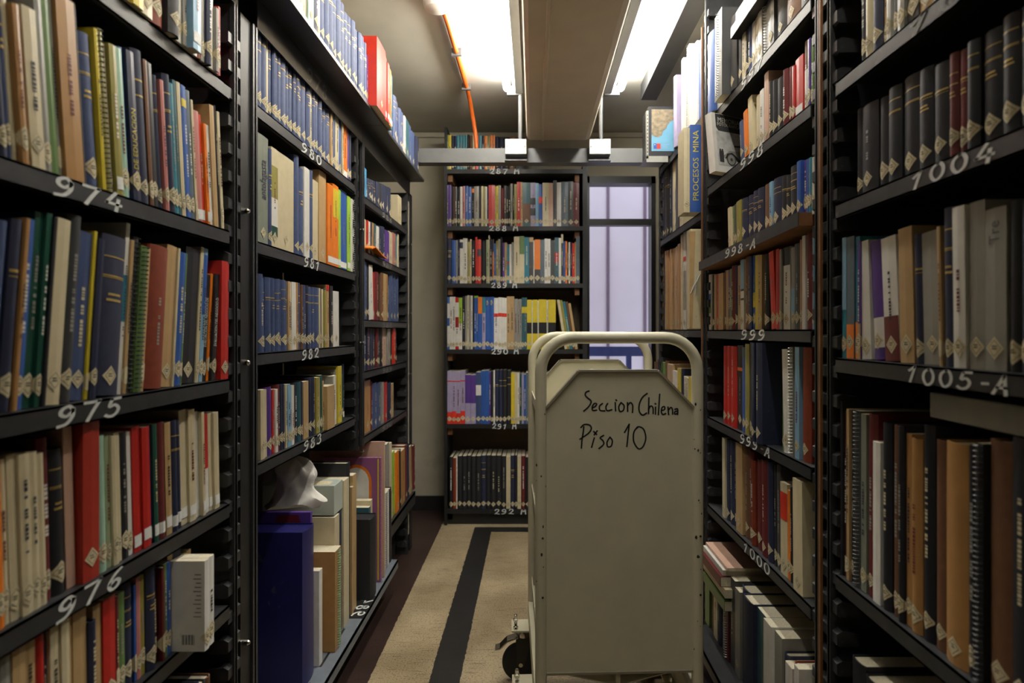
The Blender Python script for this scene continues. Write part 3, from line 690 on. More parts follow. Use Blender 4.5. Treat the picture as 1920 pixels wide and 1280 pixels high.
row('shelf 988', -1, XL, .048, 682, '689 490 nb;692 493 bk;700 497 wh n L-4;704 509 rd;711 510 dr;715 512 bk;719 511 br;724 513 tn;728 514 kr;731 516 bk;738 514 nb;744 515 nb;749 518 nb')
row('shelf 989', -1, XL, -.173, 683, '688 613 nb;690 614 nv;693 614 dr;698 615 nv;703 615 nv;706 616 bk;709 614 dr;714 616 nv;719 616 bk;726 615 pg;731 616 gy;733 615 tn;736 616 bk;741 614 ro;744 618 bk')
row('shelf 990', -1, XL, -.45, 685, '696 712 kr;700 714 dr;708 716 nb;716 716 nb;720 716 gy;729 716 rd k;734 716 nv;739 718 tn')
row('the floor shelf of the far left rack', -1, .705, -.95, 724, '730 830 gy n;736 829 cr m;742 846 lg;748 845 orr;753 843 bk;760 842 kr;764 832 dr;768 832 nv;772 835 tn;775 835 cr;779 834 dr', cap=.42, lean=-2, setback=.01)
row('the grey floor shelf below 983', -1, .70, -1.0988, 573, '594 987 ib k n m x;599 0 _;605 1065 wh n m;616 0 _;628 1028 kr w w:cg n s-2.5;637 h.445 cr n m;645 h.44 nv n;655 h.545 cr n m;661 h.60 bk n m;664 h.50 tn n;671 h.54 tn n m;678 0 _;690 h.33 bk k s-4 n m x;694 h.35 te n;698 h.37 cr n;704 0 _;709 h.40 ro w w:ro n;722 h.355 wh w w:bk s-2 n;727 h.35 bk k s-2 n;732 h.32 br n s-1', cap=.62, setback=0, depth=.20)
# fillers on the parts of the near shelves beside the frame
def filler(name, side, z, px, cols, hs):
    row(name, side, XL if side < 0 else XR, z, px[0], ';'.join('%g h%.3f %s' % (x, hs[k % len(hs)], cols[k % len(cols)]) for k, x in enumerate(px[1:])))
lp = [-480,-440,-400,-365,-330,-300,-270,-240,-212,-186,-160,-136,-112,-90,-70,-50]
for z_, nm_ in ((.58,'upper'),(.237,'second'),(-.114,'third'),(-.41,'fourth'),(-.65,'fifth')):
    filler('the %s near left shelf beside the frame' % nm_, -1, z_, lp+([-30] if z_ != .58 else [-20,20,60,100,135,165,190,215]), ['nv','cr','br','dg','tn','dr','bk','gy'], [.22,.24,.21,.19])
rp = [1940,1970,2000,2030,2065,2100,2140,2180,2225,2270,2320]
for z_, nm_ in ((.55,'upper'),(.28,'second'),(-.06,'third'),(-.54,'fourth')):
    filler('the %s near right shelf beside the frame' % nm_, 1, z_, ([1855,1890] if z_ == .55 else [])+rp, ['nk','dr','tn','bk','nv','gy'], [.22,.24,.21])
# end-wall bookcase
B = BY
row('shelf 287 M', 0, B, 1.063, 836, '840 252 gn;846 252 yl;851 254 nv;856 254 nv;861 253 tl;866 253 tl;871 253 tl;876 253 tl;880 252 bk;886 253 br;890 252 cr;897 254 ro;903 253 tl;908 254 nv;914 254 orr;918 254 gn;923 253 orr;928 253 orr;936 255 nv;945 258 nv;955 256 bk;965 257 br;985 258 bk n', cap=.26)
row('shelf 288 M', 0, B, .688, 836, '841 346 pu;846.5 346 pu;850 348 bk;853 349 br;857 350 dk;862.5 350 bk;867 349 wh;872 349 pk;877 348 bl;884 349 bl;889 349 bk b:orr:.85:.95;898 349 gy;902 350 bk;906 348 cr;910 349 ol;913 349 wh;916 350 nv;928 347 rd p m;930 349 ol;934 348 yl;939 347 gy;945 352 dr;949 347 dk;953 348 bk;957 347 bk;961 344 gy;964 345 bk;969 345 ol;976 341 rd;980 341 tn;994.5 342 te b:br:.1:.52;1004 342 lv b:dk:.5:.65 b:dk:.25:.42;1010 343 lb;1017 345 bl b:ro:.55:.7;1029 342 cr;1037 342 pg;1044 338 dk;1052 341 wh;1065 340 sl;1075 340 dk;1086 341 dr p')
row('shelf 289 M', 0, B, .312, 837, '847 446 nv h;855 449 bl;858 450 gy;862 448 nv;868 449 wh b:nv:.8:.94;876 446 wh;881 453 ol;884 448 cr;891 450 bk;895 444 rd;902 449 ro b:dk:.62:.78;911.5 450 bk;916 448 sg;918 441 cr;923 449 nv;926 448 dk b:orr:.1:.7;930 455 bl;934 451 ol;938 448 gy;942 443 bk;946 454 pu;950.5 454 tn;955 458 tl b:rd:.5:.55;959 457 wh;963.5 453 gy;974 443 cr;983 442 cr b:gn:.62:1.;992 444 tl;1000 444 dk b:tn:.9:1.;1002 450 wh;1013 448 dk b:orr:.32:1.;1021 448 sl;1026.5 447 wh;1032 447 wh;1040 450 dk;1047.5 445 te b:rd:.45:.68;1052 446 wh;1056 439 dk b:cr:.82:1.;1060 451 bl;1063.5 452 orr;1066 454 bk;1069 453 wh;1073 453 nv;1077.5 455 ro;1080 453 tn;1087 443 sl')
row('shelf 290 M', 0, B, -.123, 836, '843 557 wh b:bl:.45:.6 b:bl:.88:1. b:bl:0.:.07;848 555 wh;853.5 556 wh;860 557 wh b:rd:.42:.62 b:rd:.9:1. b:rd:0.:.06;866.5 557 lg b:wh:0.:.5;872 554 bk;876 553 gy;879 553 cr;883 554 gy;886 554 wh;889 554 bk;892.5 554 bl b:lg:.96:1.;896 554 bl b:lg:.96:1.;904 556 bl b:orr:.68:1.;910 556 lv b:tl:.7:1.;918 556 bl T:9:yl:.84:.94:.5;926 556 bl T:9:yl:.84:.94:.5;934 557 wh b:ro:.63:.7;940 557 wh b:ro:.63:.7;945 557 wh b:ro:.63:.7;950 557 wh b:ro:.63:.7;956 555 tn;964 555 tn;970 560 gy;974 560 gy;978 560 gy;982 557 te b:yl:.7:.82;988 557 te b:yl:.7:.82;997 561 yl b:bk:.32:.54 m;998.6 562 wh n;1008 561 yl b:bk:.32:.54 m;1010 562 wh n;1025 561 yl b:bk:.32:.54 m;1027.5 562 wh n;1042 561 yl b:bk:.32:.54 m;1059 560 _;1064 562 cr L-9;1069 563 ol L-9;1074 565 tl L-9;1079 566 br L-9;1084 568 tn L-9')
row('shelf 291 M', 0, B, -.614, 838, '847 695 lv b:ro:0.:.22 b:ro:.8:.82;855 695 lv b:ro:0.:.24 b:ro:.8:.82;863 695 lv b:ro:0.:.2 b:ro:.8:.82;872 695 lv b:ro:0.:.24 b:ro:.8:.82;882 702 pu b:lv:0.:.42;892 702 pu b:lv:0.:.42;902 697 nb p b:wh:.55:.75;910 694 bl;917 694 bl;920 697 pu;925 695 bk;928 694 wh n;935 693 nv h;942 693 nv h;950 693 bk h;958 693 bk h;965 698 yl;970 699 cr;974 699 wh;978 699 dg;982 700 lv;986 701 bl;995 698 sl;1004 700 wh;1014 697 nv;1026 699 cr;1038 698 tl;1050 700 gy')
row('shelf 292 M', 0, B, -1.175, 842, '849 856 bk;855 858 rb p;857.5 856 wh;866 854 bk;875 854 bk;883 854 bk;892 854 bk;902 854 bk;911 853 nv h;920 853 bk;930 853 bk;940 854 bk;949 854 bk;957 855 cr;965 853 nv h;970 852 bk;977 855 cr;985 854 dr;995 856 bk;1010 855 nv;1025 856 bk', cap=.42)
# right-hand racks (left to right in the picture = far to near)
row('shelf 997', 1, XR, .805, 1334, '1346 h.30 bl n k s-2;1357 h.27 wh n m;1371 h.30 dk w n s-3;1382 h.25 bk s-1;1392 h.25 bk;1398 h.145 cr;1402 h.145 bk;1408 h.145 nb;1414 h.145 wh;1420 h.145 cr;1428 h.145 wh;1438 h.14 dk w n;1450 h.145 dk;1470 h.145 bk;1495 h.145 br;1520 h.145 bk', cap=.34, setback=.004)
row('shelf 998', 1, XR, .549, 1387, '1396 226 nb L-6;1403 205 orr L-5;1411 180 cr L-4 m;1425 178 cr k m;1432 168 wh;1440 136 pg;1445 152 bk;1453 150 bk;1465 146 bk;1473 130 dr k;1482 126 dr k;1487 124 rd;1501 107 rd t;1513 76 br b:wh:0.:.6;1518 72 pu;1523 70 gn', cap=.25)
row('shelf 998-A', 1, .645, .282, 1366, '1371 388 cr L-4;1375 386 gn L-3;1380 382 dk;1389 376 ol L-2;1399 372 nv h;1409 366 nv h;1419 358 nv h;1429 352 nv h;1441 345 br k;1447 340 lb;1462 334 nv h;1470 330 bk h;1478 328 bk h;1493 312 bk h;1496 305 cr;1503 302 bl;1510 300 pu;1515 298 bl;1520 296 tl;1524 294 wh', setback=.03, cap=.25)
row('shelf 999', 1, XR, .003, 1328, '1333 515 wh b:gn:.3:.5 b:bl:.5:.65;1337 514 bk;1341 513 tn;1345.5 513 rd;1354.7 512 tn;1359 507 br;1363 506 tn;1367 505 pu;1371 503 gn;1377 498 dr;1380 497 nv;1387.6 496 tn;1394 485 wh b:lb:.58:1. b:bk:.55:.58 b:bk:.42:.45;1404 481 br;1408 481 nb;1413.6 478 bl b:yl:.3:.5;1420.7 478 yl n;1428 478 tn;1434 476 bk;1440 475 bk;1447 474 br;1456 470 ro L-6;1462 467 rd;1466 468 gy;1478.6 463 wh b:bk:.78:1.;1487 462 gy b:lb:.15:.5;1497 455 dk;1504 448 kr;1510 440 wh n m;1521 436 dr;1524 434 lb', cap=.30)
row('shelf 999-A', 1, XR, -.33, 1354, '1361.5 648 rd k;1370 648 rd k;1380 648 rd k;1391 646 bk p b:orr:.7:.74;1398 649 bl b:te:.88:1.;1405.5 643 ol;1410 642 dk;1415 642 dr p;1418 645 bk;1426 648 ro L-3;1431 641 nv p m s-2.5;1442 641 nv k s-2.5;1466 _ _;1471 656 gn;1482 655 wh m L-3;1488 650 gy w n;1492 652 wh n m;1500 650 lb;1516 649 rb k'.replace('1466 _ _','1464 0 _'), cap=.31)
row('shelf 1000', 1, XR, -.667, 1355, '1360 821 cr;1367 823 nv;1374 826 nv;1381 828 nv;1393 830 tn;1402 832 br;1408 845 dr;1414 862 rb;1426 862 dr k;1438 862 dr k;1447 866 nv;1455 870 bk;1462 872 dk;1475 906 cr b:ro:.6:.9;1480 920 orr;1486 915 bk;1494 920 cr b:gn:.2:1.;1512 898 cr m s-1', cap=.32, lean=-1)
row('the lowest shelf of rack 1000', 1, .62, -1.13, 1322, '1330 h.18 gn n;1338 h.18 br n;1345 h.18 cr n;1352 h.18 nv n;1361 h.30 gy n;1368 h.31 dr w n s-1;1378 h.30 dk n;1387 h.28 gy;1402 h.31 nv k n m;1420 h.31 nv k n m s-2;1437 h.31 te n m;1452 h.31 wh n m s-1;1466 h.30 gy n m;1474 h.27 nv k n;1487 h.26 wh n m;1496 h.28 rb;1503 h.27 tn;1512 h.30 wh n m s-2', cap=.42, setback=.05)
row('shelf beside the window, topmost', 1, XR, .855, 1262, '1268 h.30 bl n;1271 h.33 nb n;1276 h.335 lv n k m s-2.5;1284 0 _;1287 h.33 nb n;1291 h.35 wh n m s-2;1298 0 _;1303 h.36 wh w n s-2.5;1309 h.35 wh n m s-1;1315 h.34 bl n', cap=.42)
row('shelf below the map box', 1, XR, .475, 1238, '1243 318 nv h;1246 317 nv;1250 310 dk h;1254 305 bk h;1259 298 nv;1263 300 cr;1267 295 cr;1275 276 dk m n;1281 262 cr m', cap=.36)
row('shelf 996', 1, XR, .005, 1237, '1241 472 kr n;1244 474 bk n;1247 474 bk n;1250 469 tn;1253 468 kr;1256 468 tn;1259 467 tn m;1264 464 kr;1267 463 tn;1270 462 tn;1275 456 kr m;1279 440 cr;1284 433 wh b:ro:.70:.745 b:gy:.2:.6', cap=.45)
row('shelf behind the trolley handle', 1, XR, -.36, 1224, '1230 678 br;1238 674 nv;1245 678 gn;1252 676 br;1262 682 tn;1270 695 wh;1276 690 yl;1281 692 nv;1287 705 cr w n;1292 708 cr;1302 706 yl;1312 700 br', cap=.30)
row('shelf 1003', 1, XR, .55, 1610, '1621 h.24 bk;1634.5 h.24 cr h;1652 h.24 nv h;1659 h.24 tn;1667 h.24 wh;1684 h.24 bk;1697 h.23 gy;1718 h.24 dk;1743 h.24 tn;1775 h.24 nv h;1810 h.24 nv h;1850 h.24 br')
row('shelf 1004', 1, XR, .28, 1598, '1611 205 nk;1641 195 nk;1660 182 nk;1685 162 nk h;1716 142 nk h;1743 130 nk h;1772 120 nk h;1789 100 dr h;1807 92 dr h;1831 75 nk h;1867 56 nk h;1900 28 nk h;1935 8 nk h', cap=.26)
row('shelf 1005-A', 1, XR, -.06, 1574, '1578 447 rb;1586 445 tl b:lb:.4:1.;1600 443 sl b:orr:0.:.28;1608 442 tl b:orr:0.:.3;1614 450 pu b:tn:0.:.3;1632 449 wh m L-3;1657 448 pu k m L-5 b:wh:.1:.35;1685 442 wh L-4 b:dr:.0:.36;1711 425 tn L-2;1726 435 nv h L-2;1762 432 gy m L-2;1768 420 tn L-2;1792 388 nv h L-1;1815 385 wh L-1;1844 378 gy m;1884 390 gy T:Tre:dk:.78:.92:.5;1907 372 bk;1935 370 nv', cap=.30)
row('the shelf below 1005-A', 1, XR, -.54, 1575, '1579 748 bk n k m;1584 770 rb;1588 768 nk p;1593 766 tn;1599 766 nk p;1612 768 dk w w:bk n;1622 772 gg;1638 776 dr k;1652 828 wh n m;1668 792 nk k;1684 794 br;1694 798 nk;1704 810 kr;1724 820 kr k;1744 796 nk k;1770 820 br k;1812 826 kr k m;1830 830 nk;1846 826 bk w w:bk n;1890 824 br k m;1935 816 nk k', cap=.40)  # covers picked darker, this shelf's shade put into their colours
row('the dark bottom shelf at right', 1, XR, -1.0, 1590, '1615 h.30 nk n;1640 h.29 bk n;1670 h.29 dk n;1700 h.28 br n;1740 h.29 bk n;1790 h.29 nk n')

# the 300 that show largest are individuals, the rest one mass
BOOKS.sort(key=lambda b: -b['area'])
def make_books():
    for b in BOOKS[:300]:
        root = None
        wire = b['style'] == 'w'
        for nm, v, f, m in b['parts']:
            me = bpy.data.meshes.new(nm); me.from_pydata(v, [], f); me.update(); me.materials.append(m)
            if nm == 'book' and wire: nm = 'notebook'
            o = bpy.data.objects.new(nm, me); COL.objects.link(o)
            if root is None:
                root = o; o.matrix_world = b['M']; tag(o, b['label'], 'notebook' if wire else 'book', b['group'])
                if b['style'] in 'hk':
                    me.polygons.foreach_set('use_smooth', [True]*len(me.polygons)); me.set_sharp_from_angle(angle=math.radians(35))
            else: o.parent = root
    V = []; Fc = []; MI = []; ms = []
    for b in BOOKS[300:]:
        for nm, v, f, m in b['parts']:
            if m not in ms: ms.append(m)
            o = len(V); V += [tuple(b['M'] @ Vector(p)) for p in v]; Fc += [[i+o for i in q] for q in f]; MI += [ms.index(m)]*len(f)
    me = bpy.data.meshes.new('small_books'); me.from_pydata(V, [], Fc); me.update()
    for m in ms: me.materials.append(m)
    me.polygons.foreach_set('material_index', MI)
    o = bpy.data.objects.new('small_books', me); COL.objects.link(o)
    tag(o, 'the many remaining slim and distant books filling the library shelves', 'books', None, 'stuff')
make_books()
print('BOOKS', len(BOOKS))

# ------------------------------------------------------------------ trolley
TR = empty('book_trolley', (.236, 1.69, 0), 'cream painted metal book trolley with a handwritten end panel', 'trolley')
TR.rotation_euler = (0, 0, math.atan2(.024, .6))
HW = .2155
def u_frame(y):
    R = .09; zt = 1.261; pts = [(-HW, y, .17), (-HW, y, .6), (-HW, y, zt-R)]
    for k in range(1, 9): a = math.pi-k*math.pi/16; pts.append((-HW+R+R*math.cos(a), y, zt-R+R*math.sin(a)))
    pts.append((0, y, zt))
    for k in range(0, 9): a = math.pi/2-k*math.pi/16; pts.append((HW-R+R*math.cos(a), y, zt-R+R*math.sin(a)))
    pts += [(HW, y, .6), (HW, y, .17)]
    return MB().tube(pts, .016, 16)
def end_panel(y):
    pw = HW-.0145; zt, zc, zb = 1.168, 1.068, .352
    poly = [(-pw,zb),(pw,zb),(pw,zc),(.104,zt),(-.112,zt),(-pw,zc)]
    p = MB().prism(poly, 1, y-.004, y+.004).build('end_panel', TROLLEY, TR)
    rim = MB()
    for a, b in ((2,3),(3,4),(4,5)):
        (xa,za),(xb,zb_) = poly[a], poly[b]
        l = math.hypot(xb-xa, zb_-za); nx, nz = (zb_-za)/l*.006, -(xb-xa)/l*.006
        rim.prism([(xa,za),(xb,zb_),(xb+nx,zb_+nz),(xa+nx,za+nz)], 1, y-.011, y+.011)
    MB().box(-pw,pw,y-.011,y+.011,zb-.006,zb).build('bottom_rim', mat('trolley_rim',(128,122,104),.5,.1,20), p)
    rim.build('rim', mat('trolley_rim',(128,122,104),.5,.1,20), p)
    return p
for y in (0, .60):
    u_frame(y).build('tube_frame', TROLLEY, TR, smooth=True)
panel = end_panel(0.); end_panel(.60)
for z in (.30, .64, .98):                                        # shelves: sloping trays with turned-up edges
    for sx in (-1, 1):
        m = MB(); x0, x1 = sx*.005, sx*(HW+.004); a, b = z, z+.05
        m.add([(x0,.02,a),(x1,.02,b),(x1,.58,b),(x0,.58,a),(x0,.02,a-.003),(x1,.02,b-.003),(x1,.58,b-.003),(x0,.58,a-.003)],
              [(0,1,2,3),(4,7,6,5),(0,4,5,1),(1,5,6,2),(2,6,7,3),(3,7,4,0)])
        m.box(min(x1,x1-sx*.003), max(x1,x1-sx*.003), .02, .58, b-.003, b+.03)
        m.build('sloping_shelf', TROLLEY, TR)
    m = MB().box(-.006,.006,.02,.58,z-.003,z+.16); m.build('divider', TROLLEY, TR)
for sx in (-1, 1):
    MB().box(sx*HW-.016, sx*HW+.016, -.02, .62, .215, .285).build('base_rail', TROLLEY, TR, bevel=.004)
MB().box(-HW, HW, -.015, .015, .215, .27).build('cross_rail', TROLLEY, TR); MB().box(-HW, HW, .585, .615, .215, .27).build('cross_rail', TROLLEY, TR)
def caster(x, y, sx):
    c = MB(); px = x
    plate = MB().box(px-.045, px+.045, y-.045, y+.045, .195, .201)
    P = plate.build('caster', TROLLEY, TR)
    for bx in (-.03,.03):
        for by in (-.03,.03):
            MB().lathe([(.009,.201),(.009,.211),(.006,.212),(.006,.224),(.004,.227)], (px+bx, y+by, 0), 'z', 6).build('bolt', CHROME, P)
    MB().lathe([(.028,.165),(.032,.18),(.03,.195)], (px, y, 0), 'z', 18).build('swivel', CHROME, P, smooth=True)
    wx = px+sx*.012
    MB().lathe([(.036,-.018),(.056,-.018),(.066,-.013),(.068,-.005),(.068,.005),(.066,.013),(.056,.018),(.036,.018)], (wx, y, .069), 'y', 32).build('tyre', RUBBER, P, smooth=True)
    MB().lathe([(.036,-.014),(.03,-.012),(.014,-.016),(.014,.016),(.03,.012),(.036,.014)], (wx, y, .069), 'y', 24).build('hub', mat('hub_grey',(58,58,60),.45,.1,30), P, smooth=True)
    f = MB()
    for s in (-1, 1):
        f.prism([(wx-.014,.06),(wx+.014,.06),(px+.03,.17),(px-.03,.17)], 1, y+s*.021, y+s*.024)
    f.build('fork', mat('fork_steel',(60,58,55),.4,.1,30,metal=.6), P)
    MB().lathe([(.008,-.03),(.008,.03)], (wx, y, .069), 'y', 8).build('axle', CHROME, P)
    b = MB().prism([(px+sx*.02,.165),(px+sx*.06,.15),(px+sx*.085,.125),(px+sx*.105,.122),(px+sx*.105,.127),(px+sx*.088,.132),(px+sx*.062,.158),(px+sx*.02,.172)], 1, y-.028, y+.012)
    b.build('brake_pedal', CHROME, P, bevel=.002)
for x, sx in ((-HW-.032, -1), (HW+.005, 1)):
    for y in (.215, .585): caster(x, y, sx)
for z in (1.02, .86, .52):                                       # little rivets down the front tube
    for sx in (-1, 1): MB().lathe([(.003,-.0175),(.003,-.0150)], (sx*HW+.004, 0, z-.3), 'y', 8).build('rivet', INK, TR)
rc = random.Random(12)
for q in range(26):                                              # dark paint chips on the front tube frame
    z = rc.uniform(.35, 1.12); sx = rc.choice((-1, 1)); a = rc.uniform(-.9, .9); r_ = rc.uniform(.0012, .0038)
    cx, cy = sx*HW+.0163*math.sin(a), -.0163*math.cos(a); tx, ty = math.cos(a), math.sin(a)
    MB().add([(cx+tx*r_*math.cos(k*math.pi/3)*rc.uniform(.6,1.1), cy+ty*r_*math.cos(k*math.pi/3), z+r_*1.5*math.sin(k*math.pi/3)) for k in range(6)], [list(range(6))]).build('paint_chip', INK, TR)
HAND = """840,605 815,615 808,640 830,665 855,685 855,710 830,745 795,775|868,750 895,735 905,715 885,712 868,740 872,770 905,768|955,712 930,735 935,770 975,775|1000,712 985,740 995,772 1035,765|1065,705 1068,775|1071,681 1077,688|1115,705 1095,740 1105,780 1135,770 1140,730 1115,705|1170,705 1172,780|1172,730 1195,705 1215,730 1213,790|1340,628 1300,660 1272,720 1272,780 1300,812 1335,795|1355,665 1352,800|1352,765 1370,735 1390,750 1392,800|1412,745 1412,805|1409,714 1414,719|1448,635 1437,810|1465,775 1490,765 1490,742 1470,748 1462,785 1475,808 1500,800|1520,745 1525,808|1525,770 1545,748 1558,765 1560,805|1580,765 1600,760 1605,775 1603,808|1603,780 1580,785 1578,805 1603,800|795,910 790,960 780,1020 775,1090|770,915 800,890 845,895 860,925 840,960 800,990 762,1015|885,1005 862,1085|880,950 905,975|910,945 885,978|965,985 935,1005 960,1030 965,1060 925,1095|1020,1000 995,1040 1000,1080 1030,1075 1040,1030 1020,1000|1145,960 1185,890|1185,890 1165,1080|1255,915 1225,960 1225,1040 1265,1100 1305,1080 1328,1010 1310,935 1270,912 1250,925"""
st = []
for q in HAND.split('|'):
    pts = [tuple(float(v) for v in t.split(',')) for t in q.split()]
    # lengths measured on the panel itself: 4.571 picture units per pixel at 1.69 m
    k = 1.69/F/4.571
    st.append([((x-(VX-920)*4.571)*k-.236, EYE-(y-(VY-600)*4.571)*k) for x, y in pts])
k = 0
for n in (1,1,1,1,2,1,2,1,2,2,1,1,2,2,2,3,1,1,2,1):
    V, Fc = ribbons(st[k:k+n], .0042); k += n
    MB().add([(u, -.0046, v) for u, v in V], Fc).build('handwritten_letter', INK, panel)

# ------------------------------------------------------------------ single things on the shelves
def thing_box(name, m, x0, x1, y0, y1, z0, z1, label, cat, bevel=.002, group=None):
    o = MB().box(x0-(x0+x1)/2, x1-(x0+x1)/2, y0-(y0+y1)/2, y1-(y0+y1)/2, 0, z1-z0).build(name, m, None, bevel=bevel)
    o.location = ((x0+x1)/2, (y0+y1)/2, z0); return tag(o, label, cat, group)
def put(parent, name, m, verts, faces):
    """part given in world coordinates"""
    inv = parent.matrix_world.inverted() if False else Matrix.Translation(-Vector(parent.location))
    return MB().add([tuple(inv @ Vector(v)) for v in verts], faces).build(name, m, parent)
def quadx(x0, x1, y, z0, z1): return [(x0,y,z0),(x1,y,z0),(x1,y,z1),(x0,y,z1)], [(0,1,2,3)]
def text_on(parent, body, m, cx, y, cz, size):
    V, Fc = text_mesh(body, size)
    return put(parent, 'lettering', m, [(cx+u, y, cz+v) for u, v in V], Fc)
# photo book lying open-faced at the end of shelf 998
def memoria():
    rnd = random.Random(3); w_, h_, d_ = .03, .212, .150
    parts = book_parts(w_, h_, d_, 'wh', 'p', ['n','m'], rnd)
    M = Matrix.Translation((.622, 2.145, EYE+.552)) @ Matrix.Rotation(math.radians(-62), 4, 'Z') @ Matrix.Translation((w_/2,0,0)) @ Matrix.Rotation(math.radians(-6), 4, 'Y') @ Matrix.Translation((-w_/2,0,0))
    root = None
    for nm, v, f, m in parts:
        me = bpy.data.meshes.new(nm); me.from_pydata(v, [], f); me.materials.append(m)
        o = bpy.data.objects.new(nm, me); COL.objects.link(o)
        if root is None: root = o; o.matrix_world = M
        else: o.parent = root
    tag(root, 'white photo-history book with a vintage car on its cover, jutting from shelf 998', 'book')
    x = w_/2+.0006
    def face(name, m, pts, e=0.): MB().add([(x+e, p[0], p[1]) for p in pts], [list(range(len(pts)))]).build(name, m, root)
    face('cover_photo', mat('photo_grey',(188,188,184),.35,.25,45,wear=(90,90,90),wear_amt=.5), [(.018,.026),(.146,.026),(.146,.148),(.018,.148)])
    face('title_block', bmat('dk', False), [(.028,.150),(.132,.150),(.142,.162),(.142,.210),(.018,.210),(.018,.162)], .0002)
    def txt(body, cy, cz, sz):
        V, Fc = text_mesh(body, sz); L = max(p[0] for p in V)-min(p[0] for p in V)
        MB().add([(x+.0006, cy+u, cz+v) for u, v in V], Fc).build('lettering', bmat('wh', False), root)
    txt('MEMORIA', .080, .189, .024); txt('FOTOGRÁFICA', .080, .173, .0165)
    def disc(cy, cz, r, m, e):
        face('car_wheel', m, [(cy+r*math.cos(a*math.pi/10), cz+r*math.sin(a*math.pi/10)) for a in range(20)], e)
    face('car_body', bmat('gy', False), [(.040,.058),(.075,.082),(.142,.084),(.142,.045),(.060,.045)], .0004)
    face('car_roof', bmat('dk', False), [(.098,.104),(.140,.108),(.142,.100),(.100,.098)], .0006)
    face('car_fender', bmat('bk', False), [(.050,.050),(.062,.070),(.085,.076),(.110,.062),(.130,.044),(.115,.042),(.095,.058),(.07,.058)], .0006)
    disc(.080, .050, .022, bmat('dk', False), .0008); disc(.080, .050, .018, bmat('gy', False), .0010); disc(.080,.050,.006,bmat('dk',False),.0012)
    for cy in (.030,.04): face('figure', bmat('dk', False), [(cy-.005,.036),(cy+.005,.036),(cy+.006,.07),(cy+.003,.084),(cy-.003,.084),(cy-.006,.07)], .0006)
memoria()
# blue binder with its spine turned to the aisle's entrance
def procesos():
    rnd = random.Random(5)
    parts = book_parts(.046, .35, .10, 'bl', 'p', ['n','T:PROCESOS~~MINA:yl:.13:.93:.5'], rnd)
    root = None
    for nm, v, f, m in parts:
        me = bpy.data.meshes.new(nm); me.from_pydata(v, [], f); me.materials.append(m)
        o = bpy.data.objects.new(nm, me); COL.objects.link(o)
        if root is None: root = o; o.location = (.652, 2.472, EYE+.4757)
        else: o.parent = root
    tag(root, 'thick blue book lettered PROCESOS MINA in yellow, spine turned towards the viewer', 'book')
procesos()
def cream_book():
    root = None
    for nm, v, f, m in book_parts(.024, .34, .10, 'cr', 'p', ['m'], random.Random(9)):
        me = bpy.data.meshes.new(nm); me.from_pydata(v, [], f); me.materials.append(m)
        o = bpy.data.objects.new(nm, me); COL.objects.link(o)
        if root is None: root = o; o.location = (.6165, 2.478, EYE+.4757)
        else: o.parent = root
    tag(root, 'cream book turned towards the viewer, directly left of the PROCESOS MINA book', 'book')
cream_book()
# map box on the end of the top shelf
mb_ = thing_box('map_case', bmat('bk', False), .566, .705, 3.04, 3.20, EYE+.86, EYE+1.105, 'black case with a coastal map on its front, top shelf by the window', 'case')
y = 3.0393
LAND = mat('map_land', (128,116,92), .3, .4, 60, wear=(90,100,70), wear_amt=.8)
v, f = quadx(.582, .699, y, EYE+.885, EYE+1.09); put(mb_, 'map_sea', mat('map_sea',(104,158,184),.3,.08,20), v, f)
land = [(.582,EYE+1.09),(.582,EYE+.965),(.60,EYE+.955),(.617,EYE+.953),(.632,EYE+.962),(.640,EYE+.985),(.655,EYE+.995),(.66,EYE+1.012),(.675,EYE+1.03),(.699,EYE+1.042),(.699,EYE+1.09)]
put(mb_, 'map_land', LAND, [(a,y-.0006,b) for a,b in land], [list(range(len(land)))])
v, f = quadx(.592, .608, y-.0006, EYE+.896, EYE+.922); put(mb_, 'emblem_blue', bmat('bl', False), v, f)
v, f = quadx(.608, .626, y-.0006, EYE+.896, EYE+.922); put(mb_, 'emblem_red', bmat('ro', False), v, f)
v, f = quadx(.596, .600, y-.0010, EYE+.914, EYE+.918); put(mb_, 'emblem_star', bmat('wh', False), v, f)
for k in range(4):
    v, f = quadx(.630, .630+.04-.006*(k%3), y-.0006, EYE+.897+.006*k, EYE+.900+.006*k); put(mb_, 'caption_line', bmat('lb', False), v, f)
br_ = MB().box(-.016,-.0065,0,.003,0,.235).box(-.016,-.0135,.003,.03,0,.235).box(-.016,.09,0,.003,-.018,.012).box(-.016,.09,.003,.20,.010,.012)
o = br_.build('steel_bracket', GALV); o.location = (.572, 3.03, EYE+.846); tag(o, 'perforated steel angle bracket under the map case', 'bracket')
for k in range(12): MB().box(-.0132,-.0092,-.0006,.0,.01+k*.018,.018+k*.018).build('slot', INK, o)
